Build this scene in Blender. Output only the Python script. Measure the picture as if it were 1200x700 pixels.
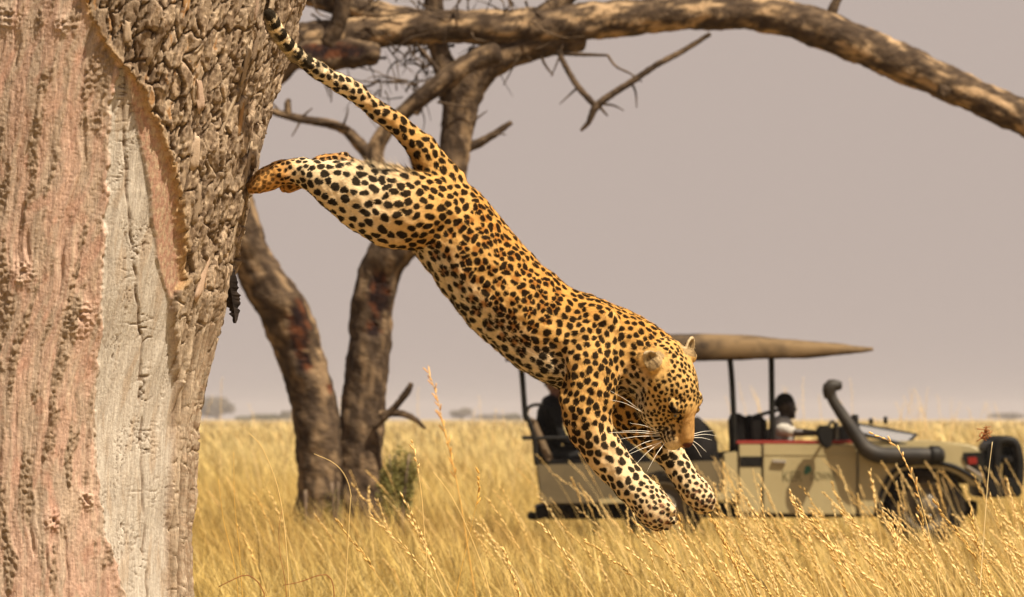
import bpy, bmesh, math, random
import numpy as np
from mathutils import Vector, Matrix
from mathutils.kdtree import KDTree

for o in list(bpy.data.objects):
    bpy.data.objects.remove(o)
random.seed(7)
RNG = np.random.default_rng(11)
SC = bpy.context.scene
COL = SC.collection
R = math.radians

# ---------------------------------------------------------------- camera
FPX = 6858.0          # focal length of the 1200 px wide photograph, in its pixels
CAM_H = 1.25          # lens height above the ground
HORIZON = 490.0
FOCUS = 17.15
LS = FOCUS / FPX
cam_data = bpy.data.cameras.new('camera')
cam = bpy.data.objects.new('camera', cam_data)
COL.objects.link(cam)
cam.location = (0, 0, CAM_H)
cam.rotation_euler = (R(90), 0, 0)
cam_data.sensor_width = 36
cam_data.lens = FPX / 1200 * 36
cam_data.shift_y = (HORIZON - 350) / 1200
cam_data.clip_start = 0.5
cam_data.clip_end = 9000
cam_data.dof.use_dof = True
cam_data.dof.focus_distance = FOCUS - 0.1
cam_data.dof.aperture_fstop = 12.5
SC.camera = cam

# ---------------------------------------------------------------- world and sun
SUN_EL, SUN_AZ = 59.0, 130.0      # azimuth clockwise from +Y (the view direction): 130 = from the right, behind the camera
world = bpy.data.worlds.new('World')
SC.world = world
world.use_nodes = True
wn = world.node_tree
wn.nodes.clear()
sky = wn.nodes.new('ShaderNodeTexSky')
sky.sky_type = 'NISHITA'
sky.sun_disc = False
sky.sun_elevation = R(SUN_EL)
sky.sun_rotation = R(SUN_AZ)
sky.air_density = 1.0
sky.dust_density = 6.0
sky.ozone_density = 0.5
# a dusty dry-season sky: the clear-sky model seen through an even veil of suspended dust
veil = wn.nodes.new('ShaderNodeMix')
veil.data_type = 'RGBA'
veil.inputs['B'].default_value = (4.78, 3.95, 3.52, 1)
# the veil is thickest along the horizon and thins towards the zenith, as dust does
tcw = wn.nodes.new('ShaderNodeTexCoord'); sx = wn.nodes.new('ShaderNodeSeparateXYZ'); mr = wn.nodes.new('ShaderNodeMapRange')
mr.interpolation_type = 'SMOOTHSTEP'
mr.inputs['From Min'].default_value = 0.05; mr.inputs['From Max'].default_value = 1.0
mr.inputs['To Min'].default_value = 0.95; mr.inputs['To Max'].default_value = 0.10
wn.links.new(tcw.outputs['Generated'], sx.inputs[0]); wn.links.new(sx.outputs['Z'], mr.inputs['Value']); wn.links.new(mr.outputs[0], veil.inputs['Factor'])
bg = wn.nodes.new('ShaderNodeBackground')
bg.inputs['Strength'].default_value = 0.05
wo = wn.nodes.new('ShaderNodeOutputWorld')
wn.links.new(sky.outputs[0], veil.inputs['A'])
wn.links.new(veil.outputs['Result'], bg.inputs['Color'])
wn.links.new(bg.outputs[0], wo.inputs['Surface'])

sun_data = bpy.data.lights.new('sun', 'SUN')
sun = bpy.data.objects.new('sun', sun_data)
COL.objects.link(sun)
sun_data.energy = 5.0
sun_data.angle = R(0.6)
sun_data.color = (1.0, 0.885, 0.70)
SUN_DIR = Vector((math.sin(R(SUN_AZ)) * math.cos(R(SUN_EL)), math.cos(R(SUN_AZ)) * math.cos(R(SUN_EL)), math.sin(R(SUN_EL))))
sun.location = SUN_DIR * 40
sun.rotation_euler = SUN_DIR.to_track_quat('Z', 'Y').to_euler()

SC.view_settings.view_transform = 'Standard'
SC.view_settings.look = 'None'
SC.view_settings.gamma = 1.0
SC.view_settings.exposure = 1.15
SC.view_settings.use_curve_mapping = False
SC.render.engine = 'CYCLES'
SC.cycles.use_denoising = True
SC.cycles.max_bounces = 6
SC.cycles.transparent_max_bounces = 16
SC.cycles.volume_bounces = 0

# ---------------------------------------------------------------- helpers
def W(px, py, Y):
    """photograph pixel at distance Y -> world"""
    return Vector(((px - 600) * Y / FPX, Y, CAM_H + (HORIZON - py) * Y / FPX))

def WA(a, Y0, s):
    """array of (px, py, depth px) -> world array; depth counted away from the camera from Y0, s metres per px"""
    Y = Y0 + a[:, 2] * s
    return np.stack([(a[:, 0] - 600) * Y / FPX, Y, CAM_H + (HORIZON - a[:, 1]) * Y / FPX], 1)

def tag(o, label=None, cat=None, group=None, kind=None):
    if label: o['label'] = label
    if cat: o['category'] = cat
    if group: o['group'] = group
    if kind: o['kind'] = kind
    return o

def empty(name, loc, label=None, cat=None, group=None):
    o = bpy.data.objects.new(name, None)
    o.empty_display_size = 0.1
    COL.objects.link(o)
    o.location = loc
    return tag(o, label, cat, group)

def world_loc(o):
    v = Vector((0, 0, 0))
    while o is not None:
        v = v + Vector(o.location)
        o = o.parent
    return v

def np_mesh(name, V, F, smooth=True):
    """V (n,3) array, F (m,k) int array or list of lists"""
    me = bpy.data.meshes.new(name)
    V = np.asarray(V, dtype=np.float32)
    if isinstance(F, np.ndarray):
        k = F.shape[1]
        me.vertices.add(len(V)); me.vertices.foreach_set('co', V.ravel())
        me.loops.add(F.size); me.loops.foreach_set('vertex_index', F.astype(np.int32).ravel())
        me.polygons.add(len(F))
        me.polygons.foreach_set('loop_start', np.arange(0, F.size, k, dtype=np.int32))
        me.polygons.foreach_set('loop_total', np.full(len(F), k, dtype=np.int32))
        me.update(calc_edges=True)
    else:
        me.from_pydata([tuple(v) for v in V.tolist()], [], [list(f) for f in F])
        me.update()
    if smooth and len(me.polygons):
        me.polygons.foreach_set('use_smooth', np.ones(len(me.polygons), dtype=bool))
    return me

def obj(name, V, F, mat, parent=None, smooth=True, loc=None):
    """V in world coordinates; the object sits at its parent's place, or at loc when top-level"""
    V = np.asarray(V, dtype=np.float64)
    base = world_loc(parent) if parent is not None else Vector(loc or (0, 0, 0))
    me = np_mesh(name, V - np.array(base), F, smooth)
    o = bpy.data.objects.new(name, me)
    COL.objects.link(o)
    if parent is not None:
        o.parent = parent
    else:
        o.location = base
    if mat is not None:
        me.materials.append(mat)
    return o

def vcol(me, name, C):
    a = me.color_attributes.new(name, 'FLOAT_COLOR', 'POINT')
    C = np.asarray(C, dtype=np.float32)
    if C.shape[1] == 3:
        C = np.concatenate([C, np.ones((len(C), 1), np.float32)], 1)
    a.data.foreach_set('color', C.ravel())

def fattr(me, name, v):
    a = me.attributes.new(name, 'FLOAT', 'POINT')
    a.data.foreach_set('value', np.asarray(v, dtype=np.float32))

def sstep(a, b, x):
    t = np.clip((x - a) / (b - a), 0, 1)
    return t * t * (3 - 2 * t)

def lerp(a, b, t):
    return a + (b - a) * t

_perm = np.random.default_rng(5).permutation(512)
_grad = np.random.default_rng(6).normal(size=(512, 3))
_grad /= np.linalg.norm(_grad, axis=1)[:, None]
def noise(P):
    """gradient noise, about -1..1, P (n,3)"""
    P = np.asarray(P, dtype=np.float64)
    I = np.floor(P).astype(np.int64)
    f = P - I
    u = f * f * f * (f * (f * 6 - 15) + 10)
    out = np.zeros(len(P))
    for dx in (0, 1):
        wx = u[:, 0] if dx else 1 - u[:, 0]
        hx = _perm[(I[:, 0] + dx) & 511]
        for dy in (0, 1):
            wy = u[:, 1] if dy else 1 - u[:, 1]
            hy = _perm[(hx + I[:, 1] + dy) & 511]
            for dz in (0, 1):
                wz = u[:, 2] if dz else 1 - u[:, 2]
                g = _grad[_perm[(hy + I[:, 2] + dz) & 511]]
                out += wx * wy * wz * (g[:, 0] * (f[:, 0] - dx) + g[:, 1] * (f[:, 1] - dy) + g[:, 2] * (f[:, 2] - dz))
    return out * 1.6

def fbm(P, oct=4, gain=0.5):
    s = 0; a = 1.0
    P = np.asarray(P, dtype=np.float64)
    for i in range(oct):
        s = s + a * noise(P + i * 17.3)
        P = P * 2.03; a *= gain
    return s

def spline(pts, step=None, n=None):
    """Catmull-Rom through rows of pts (first 3 columns are the position), resampled evenly"""
    P = np.asarray(pts, dtype=np.float64)
    if len(P) == 2:
        P = np.array([P[0], (P[0] + P[1]) / 2, P[1]])
    Q = np.vstack([2 * P[0] - P[1], P, 2 * P[-1] - P[-2]])
    out = []
    for i in range(1, len(Q) - 2):
        t = np.linspace(0, 1, 24, endpoint=False)[:, None]
        p0, p1, p2, p3 = Q[i - 1], Q[i], Q[i + 1], Q[i + 2]
        out.append(0.5 * (2 * p1 + (p2 - p0) * t + (2 * p0 - 5 * p1 + 4 * p2 - p3) * t ** 2 + (3 * p1 - p0 - 3 * p2 + p3) * t ** 3))
    out.append(P[-1:])
    D = np.vstack(out)
    L = np.concatenate([[0], np.cumsum(np.linalg.norm(np.diff(D[:, :3], axis=0), axis=1))])
    if n is None:
        n = max(3, int(round(L[-1] / step)) + 1)
    s = np.linspace(0, L[-1], n)
    return np.stack([np.interp(s, L, D[:, k]) for k in range(D.shape[1])], 1)

def frames(C, ref):
    T = np.gradient(C, axis=0)
    T /= np.linalg.norm(T, axis=1)[:, None] + 1e-12
    B = np.tile(np.asarray(ref, float), (len(C), 1))
    B -= (B * T).sum(1)[:, None] * T
    B /= np.linalg.norm(B, axis=1)[:, None] + 1e-12
    N = np.cross(T, B)
    return T, N, B

def tube(C, ra, rb, seg=24, ref=(0, 0, 1), caps=True, round_ends=(0.6, 0.6)):
    """elliptical tube: ra across the path in the plane square to ref, rb along ref; rounded ends"""
    T, N, B = frames(C, ref)
    C = np.asarray(C); ra = np.broadcast_to(ra, len(C)).astype(float); rb = np.broadcast_to(rb, len(C)).astype(float)
    rows = []
    an = np.linspace(0, 2 * np.pi, seg, endpoint=False)
    ca, sa = np.cos(an), np.sin(an)
    def ring(c, n, b, x, y):
        return c + ca[:, None] * n * x + sa[:, None] * b * y
    k0, k1 = round_ends
    if caps and k0 > 0:
        for q in (0.97, 0.8, 0.5):
            w = math.sqrt(1 - q * q)
            rows.append(ring(C[0] - T[0] * q * k0 * (ra[0] + rb[0]) / 2, N[0], B[0], ra[0] * w, rb[0] * w))
    for i in range(len(C)):
        rows.append(ring(C[i], N[i], B[i], ra[i], rb[i]))
    if caps and k1 > 0:
        for q in (0.5, 0.8, 0.97):
            w = math.sqrt(1 - q * q)
            rows.append(ring(C[-1] + T[-1] * q * k1 * (ra[-1] + rb[-1]) / 2, N[-1], B[-1], ra[-1] * w, rb[-1] * w))
    V = np.vstack(rows); m = len(rows)
    i = np.arange(m - 1)[:, None] * seg; j = np.arange(seg)[None, :]; j2 = (j + 1) % seg
    F = np.stack([i + j, i + j2, i + seg + j2, i + seg + j], -1).reshape(-1, 4)
    F = F.tolist()
    if caps:
        F.append(list(range(seg))[::-1]); F.append([(m - 1) * seg + q for q in range(seg)])
    return V, F

def ellipsoid(c, ax, r, nu=28, nv=18):
    """c centre, ax 3x3 rows = axes, r radii"""
    V = [(0, 0, -1)]
    for a in range(1, nv):
        ph = -math.pi / 2 + math.pi * a / nv
        for b in range(nu):
            th = 2 * math.pi * b / nu
            V.append((math.cos(ph) * math.cos(th), math.cos(ph) * math.sin(th), math.sin(ph)))
    V.append((0, 0, 1))
    V = np.array(V) * np.asarray(r)
    V = np.asarray(c) + V @ np.asarray(ax)
    F = []
    for b in range(nu):
        F.append([0, 1 + (b + 1) % nu, 1 + b])
        for a in range(nv - 2):
            p = 1 + a * nu
            F.append([p + b, p + (b + 1) % nu, p + nu + (b + 1) % nu, p + nu + b])
        F.append([len(V) - 1, 1 + (nv - 2) * nu + b, 1 + (nv - 2) * nu + (b + 1) % nu])
    return V, F

def merge(parts):
    V = []; F = []; n = 0
    for v, f in parts:
        V.append(v); F += [[q + n for q in ff] for ff in f]; n += len(v)
    return np.vstack(V), F

def tri_merge(parts):
    return merge(parts)

# ---- materials
def mat(name, color=(0.5, 0.5, 0.5), rough=0.7, metallic=0.0, spec=0.4):
    m = bpy.data.materials.new(name)
    m.use_nodes = True
    b = m.node_tree.nodes['Principled BSDF']
    b.inputs['Base Color'].default_value = (*color, 1)
    b.inputs['Roughness'].default_value = rough
    b.inputs['Metallic'].default_value = metallic
    b.inputs['Specular IOR Level'].default_value = spec
    return m

def nd(m, kind, **kw):
    n = m.node_tree.nodes.new(kind)
    for k, v in kw.items():
        if k in n.inputs.keys() if isinstance(k, str) else False:
            n.inputs[k].default_value = v
        else:
            setattr(n, k, v)
    return n

def lk(m, a, b):
    m.node_tree.links.new(a, b)

def bsdf(m):
    return m.node_tree.nodes['Principled BSDF']

def grime_mat(name, color, color2, scale=6.0, rough=0.6, metallic=0.0, spec=0.4, bump=0.0, detail=6, lo=0.35, hi=0.7, bscale=None):
    """a base colour worn towards a second one in irregular patches"""
    m = mat(name, color, rough, metallic, spec)
    tc = nd(m, 'ShaderNodeTexCoord')
    t = nd(m, 'ShaderNodeTexNoise'); t.inputs['Scale'].default_value = scale; t.inputs['Detail'].default_value = detail
    t.inputs['Roughness'].default_value = 0.62
    lk(m, tc.outputs['Object'], t.inputs['Vector'])
    r = nd(m, 'ShaderNodeValToRGB')
    r.color_ramp.elements[0].position = lo; r.color_ramp.elements[0].color = (*color, 1)
    r.color_ramp.elements[1].position = hi; r.color_ramp.elements[1].color = (*color2, 1)
    lk(m, t.outputs['Fac'], r.inputs['Fac'])
    lk(m, r.outputs['Color'], bsdf(m).inputs['Base Color'])
    if bump:
        b = nd(m, 'ShaderNodeBump'); b.inputs['Strength'].default_value = bump; b.inputs['Distance'].default_value = 0.01
        t2 = nd(m, 'ShaderNodeTexNoise'); t2.inputs['Scale'].default_value = bscale or scale * 4; t2.inputs['Detail'].default_value = 8
        lk(m, tc.outputs['Object'], t2.inputs['Vector'])
        lk(m, t2.outputs['Fac'], b.inputs['Height'])
        lk(m, b.outputs['Normal'], bsdf(m).inputs['Normal'])
    return m

def vcol_mat(name, attr='Col', rough=0.7, spec=0.3, bump_scale=0, bump=0.3, bump_dist=0.004):
    m = mat(name, rough=rough, spec=spec)
    a = nd(m, 'ShaderNodeVertexColor', layer_name=attr)
    lk(m, a.outputs['Color'], bsdf(m).inputs['Base Color'])
    if bump_scale:
        tc = nd(m, 'ShaderNodeTexCoord')
        t = nd(m, 'ShaderNodeTexNoise'); t.inputs['Scale'].default_value = bump_scale; t.inputs['Detail'].default_value = 8
        lk(m, tc.outputs['Object'], t.inputs['Vector'])
        b = nd(m, 'ShaderNodeBump'); b.inputs['Strength'].default_value = bump; b.inputs['Distance'].default_value = bump_dist
        lk(m, t.outputs['Fac'], b.inputs['Height'])
        lk(m, b.outputs['Normal'], bsdf(m).inputs['Normal'])
    return m

def remesh(V, F, voxel):
    """voxel-remesh overlapping closed shells into one surface; returns V, quad faces"""
    me = np_mesh('tmp', V, F)
    o = bpy.data.objects.new('tmp', me)
    COL.objects.link(o)
    md = o.modifiers.new('r', 'REMESH'); md.mode = 'VOXEL'; md.voxel_size = voxel; md.adaptivity = 0
    dg = bpy.context.evaluated_depsgraph_get()
    ev = o.evaluated_get(dg)
    m2 = ev.to_mesh()
    n = len(m2.vertices)
    v = np.empty(n * 3, np.float32); m2.vertices.foreach_get('co', v); v = v.reshape(-1, 3).astype(np.float64)
    tot = np.empty(len(m2.polygons), np.int32); m2.polygons.foreach_get('loop_total', tot)
    li = np.empty(len(m2.loops), np.int32); m2.loops.foreach_get('vertex_index', li)
    assert (tot == 4).all()
    f = li.reshape(-1, 4)
    ev.to_mesh_clear()
    bpy.data.objects.remove(o); bpy.data.meshes.remove(me)
    return v, f

def largest_piece(V, F):
    """keep the biggest connected shell"""
    lab = np.arange(len(V))
    for _ in range(4000):
        m = lab[F].min(1)
        new = lab.copy()
        np.minimum.at(new, F.ravel(), np.repeat(m, F.shape[1]))
        new = new[new]
        new = new[new]
        if (new == lab).all(): break
        lab = new
    u, c = np.unique(lab, return_counts=True)
    keep = lab == u[c.argmax()]
    idx = np.cumsum(keep) - 1
    return V[keep], idx[F[keep[F[:, 0]]]]

def smooth_mesh(V, F, iters, w=0.5, mask=None):
    E = np.unique(np.sort(np.vstack([F[:, [0, 1]], F[:, [1, 2]], F[:, [2, 3]], F[:, [3, 0]]]), axis=1), axis=0)
    n = len(V)
    deg = np.bincount(E.ravel(), minlength=n).astype(float)
    V = V.copy()
    for it in range(iters):
        S = np.stack([np.bincount(E[:, 0], V[E[:, 1], k], n) + np.bincount(E[:, 1], V[E[:, 0], k], n) for k in range(3)], 1) / deg[:, None]
        ww = w if mask is None else (w * mask)[:, None]
        V = V + ww * (S - V)
    return V

def vnormals(V, F):
    a = V[F[:, 2]] - V[F[:, 0]]; b = V[F[:, 3]] - V[F[:, 1]]
    n = np.cross(a, b)
    N = np.stack([np.bincount(F.ravel(), np.repeat(n[:, k], 4), len(V)) for k in range(3)], 1)
    return N / (np.linalg.norm(N, axis=1)[:, None] + 1e-12)
# ================================================================ the big trunk on the left
def worley(x, y, seed=0):
    """2-D cell noise: F1, F2, random of the nearest cell"""
    ix, iy = np.floor(x).astype(np.int64), np.floor(y).astype(np.int64)
    f1 = np.full(len(x), 9.0); f2 = np.full(len(x), 9.0); rid = np.zeros(len(x))
    for a in (-1, 0, 1):
        for b in (-1, 0, 1):
            cx, cy = ix + a, iy + b
            h = _perm[(_perm[(cx + seed * 31) & 511] + cy) & 511]
            h2 = _perm[(h + 97) & 511]; h3 = _perm[(h2 + 41) & 511]
            d = np.sqrt((cx + 0.1 + 0.8 * h / 511 - x) ** 2 + (cy + 0.1 + 0.8 * h2 / 511 - y) ** 2)
            m = d < f1
            f2 = np.where(m, f1, np.minimum(f2, d))
            rid = np.where(m, h3 / 511.0, rid)
            f1 = np.where(m, d, f1)
    return f1, f2, rid

TRUNK_D = 58.0        # depth of the trunk's axis behind the leopard, px
EDGE = np.array([(-900, 330), (-560, 352), (-330, 388), (-150, 392), (-60, 370), (0, 350), (50, 336), (90, 323), (130, 311), (180, 300), (225, 290), (280, 276), (350, 262), (400, 247), (450, 235),
                 (500, 226), (560, 222), (620, 218), (700, 219), (780, 224), (860, 238), (930, 262), (990, 300), (1030, 330)], float)
RAD = np.array([(-900, 150), (-560, 190), (-330, 232), (-150, 258), (0, 246), (200, 230), (400, 217), (600, 212), (780, 216), (900, 236), (990, 270), (1030, 290)], float)
def trunk_point(th, y):
    """th = 0 faces the camera, pi/2 the right edge; returns px space centre, radius"""
    Rr = np.interp(y, RAD[:, 0], RAD[:, 1]); xe = np.interp(y, EDGE[:, 0], EDGE[:, 1])
    return xe - Rr, Rr

def build_big_tree():
    ys = np.concatenate([np.arange(-900, -40, 14.0), np.arange(-40, 720, 1.4), np.arange(720, 1031, 9.0)])
    th = np.concatenate([np.arange(-1.35, 1.75, 0.0064), np.arange(1.75, 2 * np.pi - 1.35, 0.05)])
    T, Yp = np.meshgrid(th, ys)
    n, mth = T.shape
    T = T.ravel(); Yp = Yp.ravel()
    cx, Rr = trunk_point(T, Yp)
    xs = cx + Rr * np.sin(T)                     # picture x of the plain cylinder
    s = T * 225.0                                # arc length, px
    front = np.cos(T) > -0.25
    P2 = np.stack([s, Yp, np.zeros_like(s)], 1)
    # slow lobes and flutes
    wx = 10 * fbm(np.stack([s / 90, Yp / 120, s * 0 + 3], 1), 3)
    disp = 5.0 * fbm(np.stack([s / 70, Yp / 260, s * 0], 1), 3)
    def line(pts):
        pts = np.array(pts, float)
        return np.interp(Yp, pts[:, 0], pts[:, 1])
    jag = 5 * fbm(np.stack([s * 0 + 1, Yp / 34, s * 0], 1), 3, 0.55) + 2.0 * noise(np.stack([s / 5, Yp / 6, s * 0], 1))
    bL = line([(60, 141), (85, 137), (130, 131), (200, 126), (330, 121), (450, 114), (550, 113), (620, 124), (700, 146), (800, 160)]) + 1.0 * jag + 4 * noise(np.stack([s * 0 + 7, Yp / 45, s * 0], 1))
    bR = line([(60, 142), (85, 146), (110, 154), (150, 163), (200, 172), (300, 186), (350, 203), (450, 206), (600, 197), (700, 199), (800, 200)]) + 0.4 * jag * (1 - sstep(300, 350, Yp))
    dL_jag = 0.8 * jag * (1 - sstep(300, 350, Yp))
    dL = line([(-200, 60), (0, 99), (40, 116), (75, 140), (100, 162), (150, 184), (200, 199), (260, 212), (330, 217), (350, 203), (450, 205), (600, 196), (700, 198), (900, 190)]) + dL_jag
    def soft(v, w): return sstep(-w, w, v)
    inB = soft(xs - bL, 3.2) * soft(bR - xs, 2.2) * soft(Yp - 82 + 2 * jag, 3) * front
    inD = np.maximum(soft(xs - dL, 3.0) * (1 - inB), 1 - 1.0 * front)
    inC = soft(xs - bR, 2) * (1 - inD) * (1 - inB) * front
    inA = np.clip(1 - inB - inD - inC, 0, 1)
    # ---- A: weathered pink wood, long grain, crusty strips
    grain = fbm(np.stack([(s + wx) / 11, Yp / 130, s * 0 + 8], 1), 4)
    crust_m = sstep(0.10, 0.42, fbm(np.stack([(s + 0.8 * wx) / 20, Yp / 150, s * 0 + 21], 1), 3) + 0.35 * sstep(40, 0, xs) * sstep(120, 200, Yp) + 0.5 * noise(np.stack([s / 14, Yp / 34, s * 0 + 29], 1)) - 0.08)
    f1, f2, rid = worley((s + 0.5 * wx) / 5.2, Yp / 6.5, 3)
    crust = crust_m * (1.0 * (1 - f1) + 1.6 * fbm(np.stack([s / 5, Yp / 7, s * 0], 1), 3))
    groove = -3.6 * sstep(0.30, 0.62, fbm(np.stack([(s + wx) / 17, Yp / 170, s * 0 + 33], 1), 3))
    fine = 0.55 * noise(np.stack([s / 2.6, Yp / 14, s * 0], 1)) + 0.45 * noise(np.stack([s / 2.2, Yp / 3.0, s * 0 + 4], 1))
    hA = 2.0 * grain + 1.5 * crust + 0.8 * groove + 1.3 * fine + 1.0
    for kx, ky, kr in ((93, 372, 17), (28, 320, 12), (62, 610, 10), (100, 585, 9), (74, 28, 9), (10, 18, 13)):   # knots
        d = np.sqrt((xs - kx) ** 2 + ((Yp - ky) * 0.8) ** 2) / kr
        hA += 4.5 * np.exp(-d ** 2) * (1 + 0.9 * noise(np.stack([s / 4, Yp / 4, s * 0 + kr], 1))) - 5 * np.exp(-(d * 3.2) ** 2)
    # ---- B: smooth pale wood with a branching middle crack and fine cross checks
    mid = line([(60, 150), (130, 146), (200, 149), (260, 152), (400, 171), (500, 168), (600, 172), (700, 178)]) + 4 * noise(np.stack([s * 0, Yp / 30, s * 0 + 2], 1))
    midc = np.exp(-((xs - mid) / 1.5) ** 2) * sstep(-0.45, 0.2, noise(np.stack([s * 0, Yp / 26, s * 0 + 9], 1)))
    rid1 = 1 - np.abs(noise(np.stack([s / 30 + 5, Yp / 9, s * 0 + 6], 1)))
    cross = sstep(0.90, 0.985, rid1) * np.exp(-((xs - mid) / 17) ** 2) * sstep(-0.15, 0.35, noise(np.stack([s / 40, Yp / 45, s * 0 + 12], 1)))
    rid2 = 1 - np.abs(noise(np.stack([s / 7 + 3, Yp / 11, s * 0 + 16], 1)))
    checks = sstep(0.93, 0.99, rid2) * sstep(0.05, 0.5, noise(np.stack([s / 34, Yp / 60, s * 0 + 19], 1)))
    hB = -5.0 - 2.8 * midc - 2.2 * cross - 1.6 * checks + 1.2 * fbm(np.stack([s / 26, Yp / 90, s * 0 + 7], 1), 3) + 0.15 * fine
    hC = -2.0 + 0.8 * grain + 0.5 * fine
    # ---- D: plated bark, deep cracks, flakes lost here and there
    wy = 7 * noise(np.stack([s / 14, Yp / 30, s * 0 + 40], 1))
    g1, g2, r1 = worley((s + wy + 0.6 * wx) / 14, (Yp + 1.4 * wy) / 38, 7)
    e1, e2, r2 = worley((s + 0.7 * wy) / 6.5, (Yp + wy) / 21, 11)
    crack = 1 - sstep(0.03, 0.11, g2 - g1)
    crack2 = 1 - sstep(0.01, 0.12, e2 - e1)
    low = sstep(300, 420, Yp)                    # lower down: long pale ridges instead of plates
    ridge = fbm(np.stack([(s + 0.5 * wx) / 8, Yp / 150, s * 0 + 51], 1), 4)
    tq = 2.3 * fbm(np.stack([(s + wy + 0.5 * wx) / 17, (Yp + wy) / 50, s * 0 + 81], 1), 3, 0.42) + 0.5 * ridge
    lev = np.floor(tq); fr_ = tq - lev
    step_ = lev + sstep(0.0, 0.16, fr_)
    tq2 = 2.0 * fbm(np.stack([(s + wy) / 8, (Yp + wy) / 26, s * 0 + 87], 1), 2)
    step2 = np.floor(tq2) + sstep(0.0, 0.22, tq2 - np.floor(tq2))
    fiss = sstep(0.86, 0.97, 1 - np.abs(fbm(np.stack([(s + 0.8 * wx) / 12, Yp / 70, s * 0 + 91], 1), 3)))
    hDu = 5.0 + 1.9 * step_ + 4.6 * (r1 - 0.5) + 1.6 * (r2 - 0.5) * (r1 > 0.4) - 4.0 * fiss * (r1 < 0.6) - 4.0 * crack + 0.55 * fine
    hDl = 3.0 + 9.0 * ridge - 3 * crack * (r1 > 0.6) + 1.4 * fine - 7 * sstep(0.35, 0.6, fbm(np.stack([(s + 0.4 * wx) / 10, Yp / 190, s * 0 + 55], 1), 2))
    hD = lerp(hDu, hDl, low)
    H_ = inA * hA + inB * hB + inC * hC + inD * hD
    lip = np.exp(-((xs - dL) / 4.5) ** 2) * front * 3.0 * (1 - sstep(300, 350, Yp)) + np.exp(-((xs - bL + 3) / 4.0) ** 2) * front * (Yp > 80) * 2.2
    H_ = H_ + disp + lip
    Rf = Rr + H_
    V = np.stack([cx + Rf * np.sin(T), Yp, TRUNK_D - Rf * np.cos(T)], 1)
    # ---- colours that belong to the wood and the bark
    c = lambda *a: np.array(a)
    nA = fbm(np.stack([(s + wx) / 16, Yp / 90, s * 0 + 61], 1), 4)
    nb_ = fbm(np.stack([s / 5, Yp / 9, s * 0 + 66], 1), 3)
    colA = lerp(c(0.42, 0.28, 0.21), c(0.37, 0.28, 0.21), sstep(-0.35, 0.45, nA)[:, None])
    colA = lerp(colA, c(0.44, 0.325, 0.24), (sstep(0.2, 0.65, grain) * 0.75)[:, None])
    colA = lerp(colA, c(0.23, 0.165, 0.11), (crust_m * 0.8)[:, None])
    colA = lerp(colA, c(0.39, 0.20, 0.14), (0.45 * sstep(0.2, 0.7, fbm(np.stack([s / 22, Yp / 45, s * 0 + 71], 1), 3)) * (1 - crust_m))[:, None])
    colB = lerp(c(0.38, 0.33, 0.275), c(0.46, 0.41, 0.35), sstep(-0.5, 0.6, fbm(np.stack([s / 6, Yp / 70, s * 0 + 95], 1), 3))[:, None])
    colB = lerp(colB, c(0.34, 0.255, 0.18), (0.6 * sstep(0.1, 0.6, nA))[:, None])
    colB = lerp(colB, c(0.16, 0.105, 0.065), (0.85 * np.clip(midc + cross + checks, 0, 1))[:, None])
    colC = lerp(c(0.37, 0.215, 0.15), c(0.38, 0.275, 0.185), sstep(-0.3, 0.5, nb_)[:, None])
    rr = (np.abs(lev) * 0.37 + np.floor(tq2) * 0.23 + np.floor(s / 40 + 0.7 * noise(P2 / 60)) * 0.41) % 1
    colD = lerp(c(0.17, 0.115, 0.075), c(0.36, 0.27, 0.185), sstep(-0.6, 0.7, 0.5 * tq2 + nb_)[:, None])
    colD = lerp(colD, c(0.27, 0.20, 0.14), (0.7 * (rr < 0.22))[:, None])
    colD = lerp(colD, c(0.50, 0.37, 0.26), (0.75 * (rr > 0.82) * sstep(0.1, 0.3, fr_))[:, None])
    colD = lerp(colD, c(0.52, 0.26, 0.09), (0.45 * ((rr > 0.70) & (rr < 0.75)))[:, None])
    colD = lerp(colD, c(0.09, 0.055, 0.033), (0.8 * np.maximum(fiss * (r1 < 0.6), crack))[:, None])
    colDl = lerp(c(0.20, 0.14, 0.09), c(0.42, 0.33, 0.24), sstep(-0.3, 0.4, ridge)[:, None])
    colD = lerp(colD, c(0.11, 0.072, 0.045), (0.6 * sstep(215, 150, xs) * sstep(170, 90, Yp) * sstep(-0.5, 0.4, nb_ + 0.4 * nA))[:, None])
    colD = lerp(colD, colDl, low[:, None])
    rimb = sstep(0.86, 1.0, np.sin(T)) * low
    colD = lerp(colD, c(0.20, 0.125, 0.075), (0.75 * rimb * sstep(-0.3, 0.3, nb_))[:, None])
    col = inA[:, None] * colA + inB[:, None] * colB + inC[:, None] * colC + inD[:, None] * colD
    tot = (inA + inB + inC + inD)[:, None]
    col = col / tot
    col = lerp(col, c(0.42, 0.25, 0.09), (0.5 * np.exp(-((xs - dL) / 3.5) ** 2) * front * (Yp < 340))[:, None])   # amber rim of the peeling bark
    col = col * (1 + (0.16 * (1 - 0.7 * inB) * nb_)[:, None] + 0.10 * noise(np.stack([s / 1.8, Yp / 2.2, s * 0], 1))[:, None])
    i = np.arange(n - 1)[:, None] * mth; j = np.arange(mth)[None, :]; j2 = (j + 1) % mth
    F = np.stack([i + j, i + j2, i + mth + j2, i + mth + j], -1).reshape(-1, 4)
    root = empty('tree', tuple(WA(np.array([[60, 990, TRUNK_D]]), FOCUS, LS)[0] * np.array([1, 1, 0])), 'massive pale pinkish tree trunk with peeling bark filling the left edge', 'tree')
    m = vcol_mat('weathered_trunk', rough=0.88, spec=0.12, bump_scale=160, bump=0.22, bump_dist=0.004)
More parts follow.
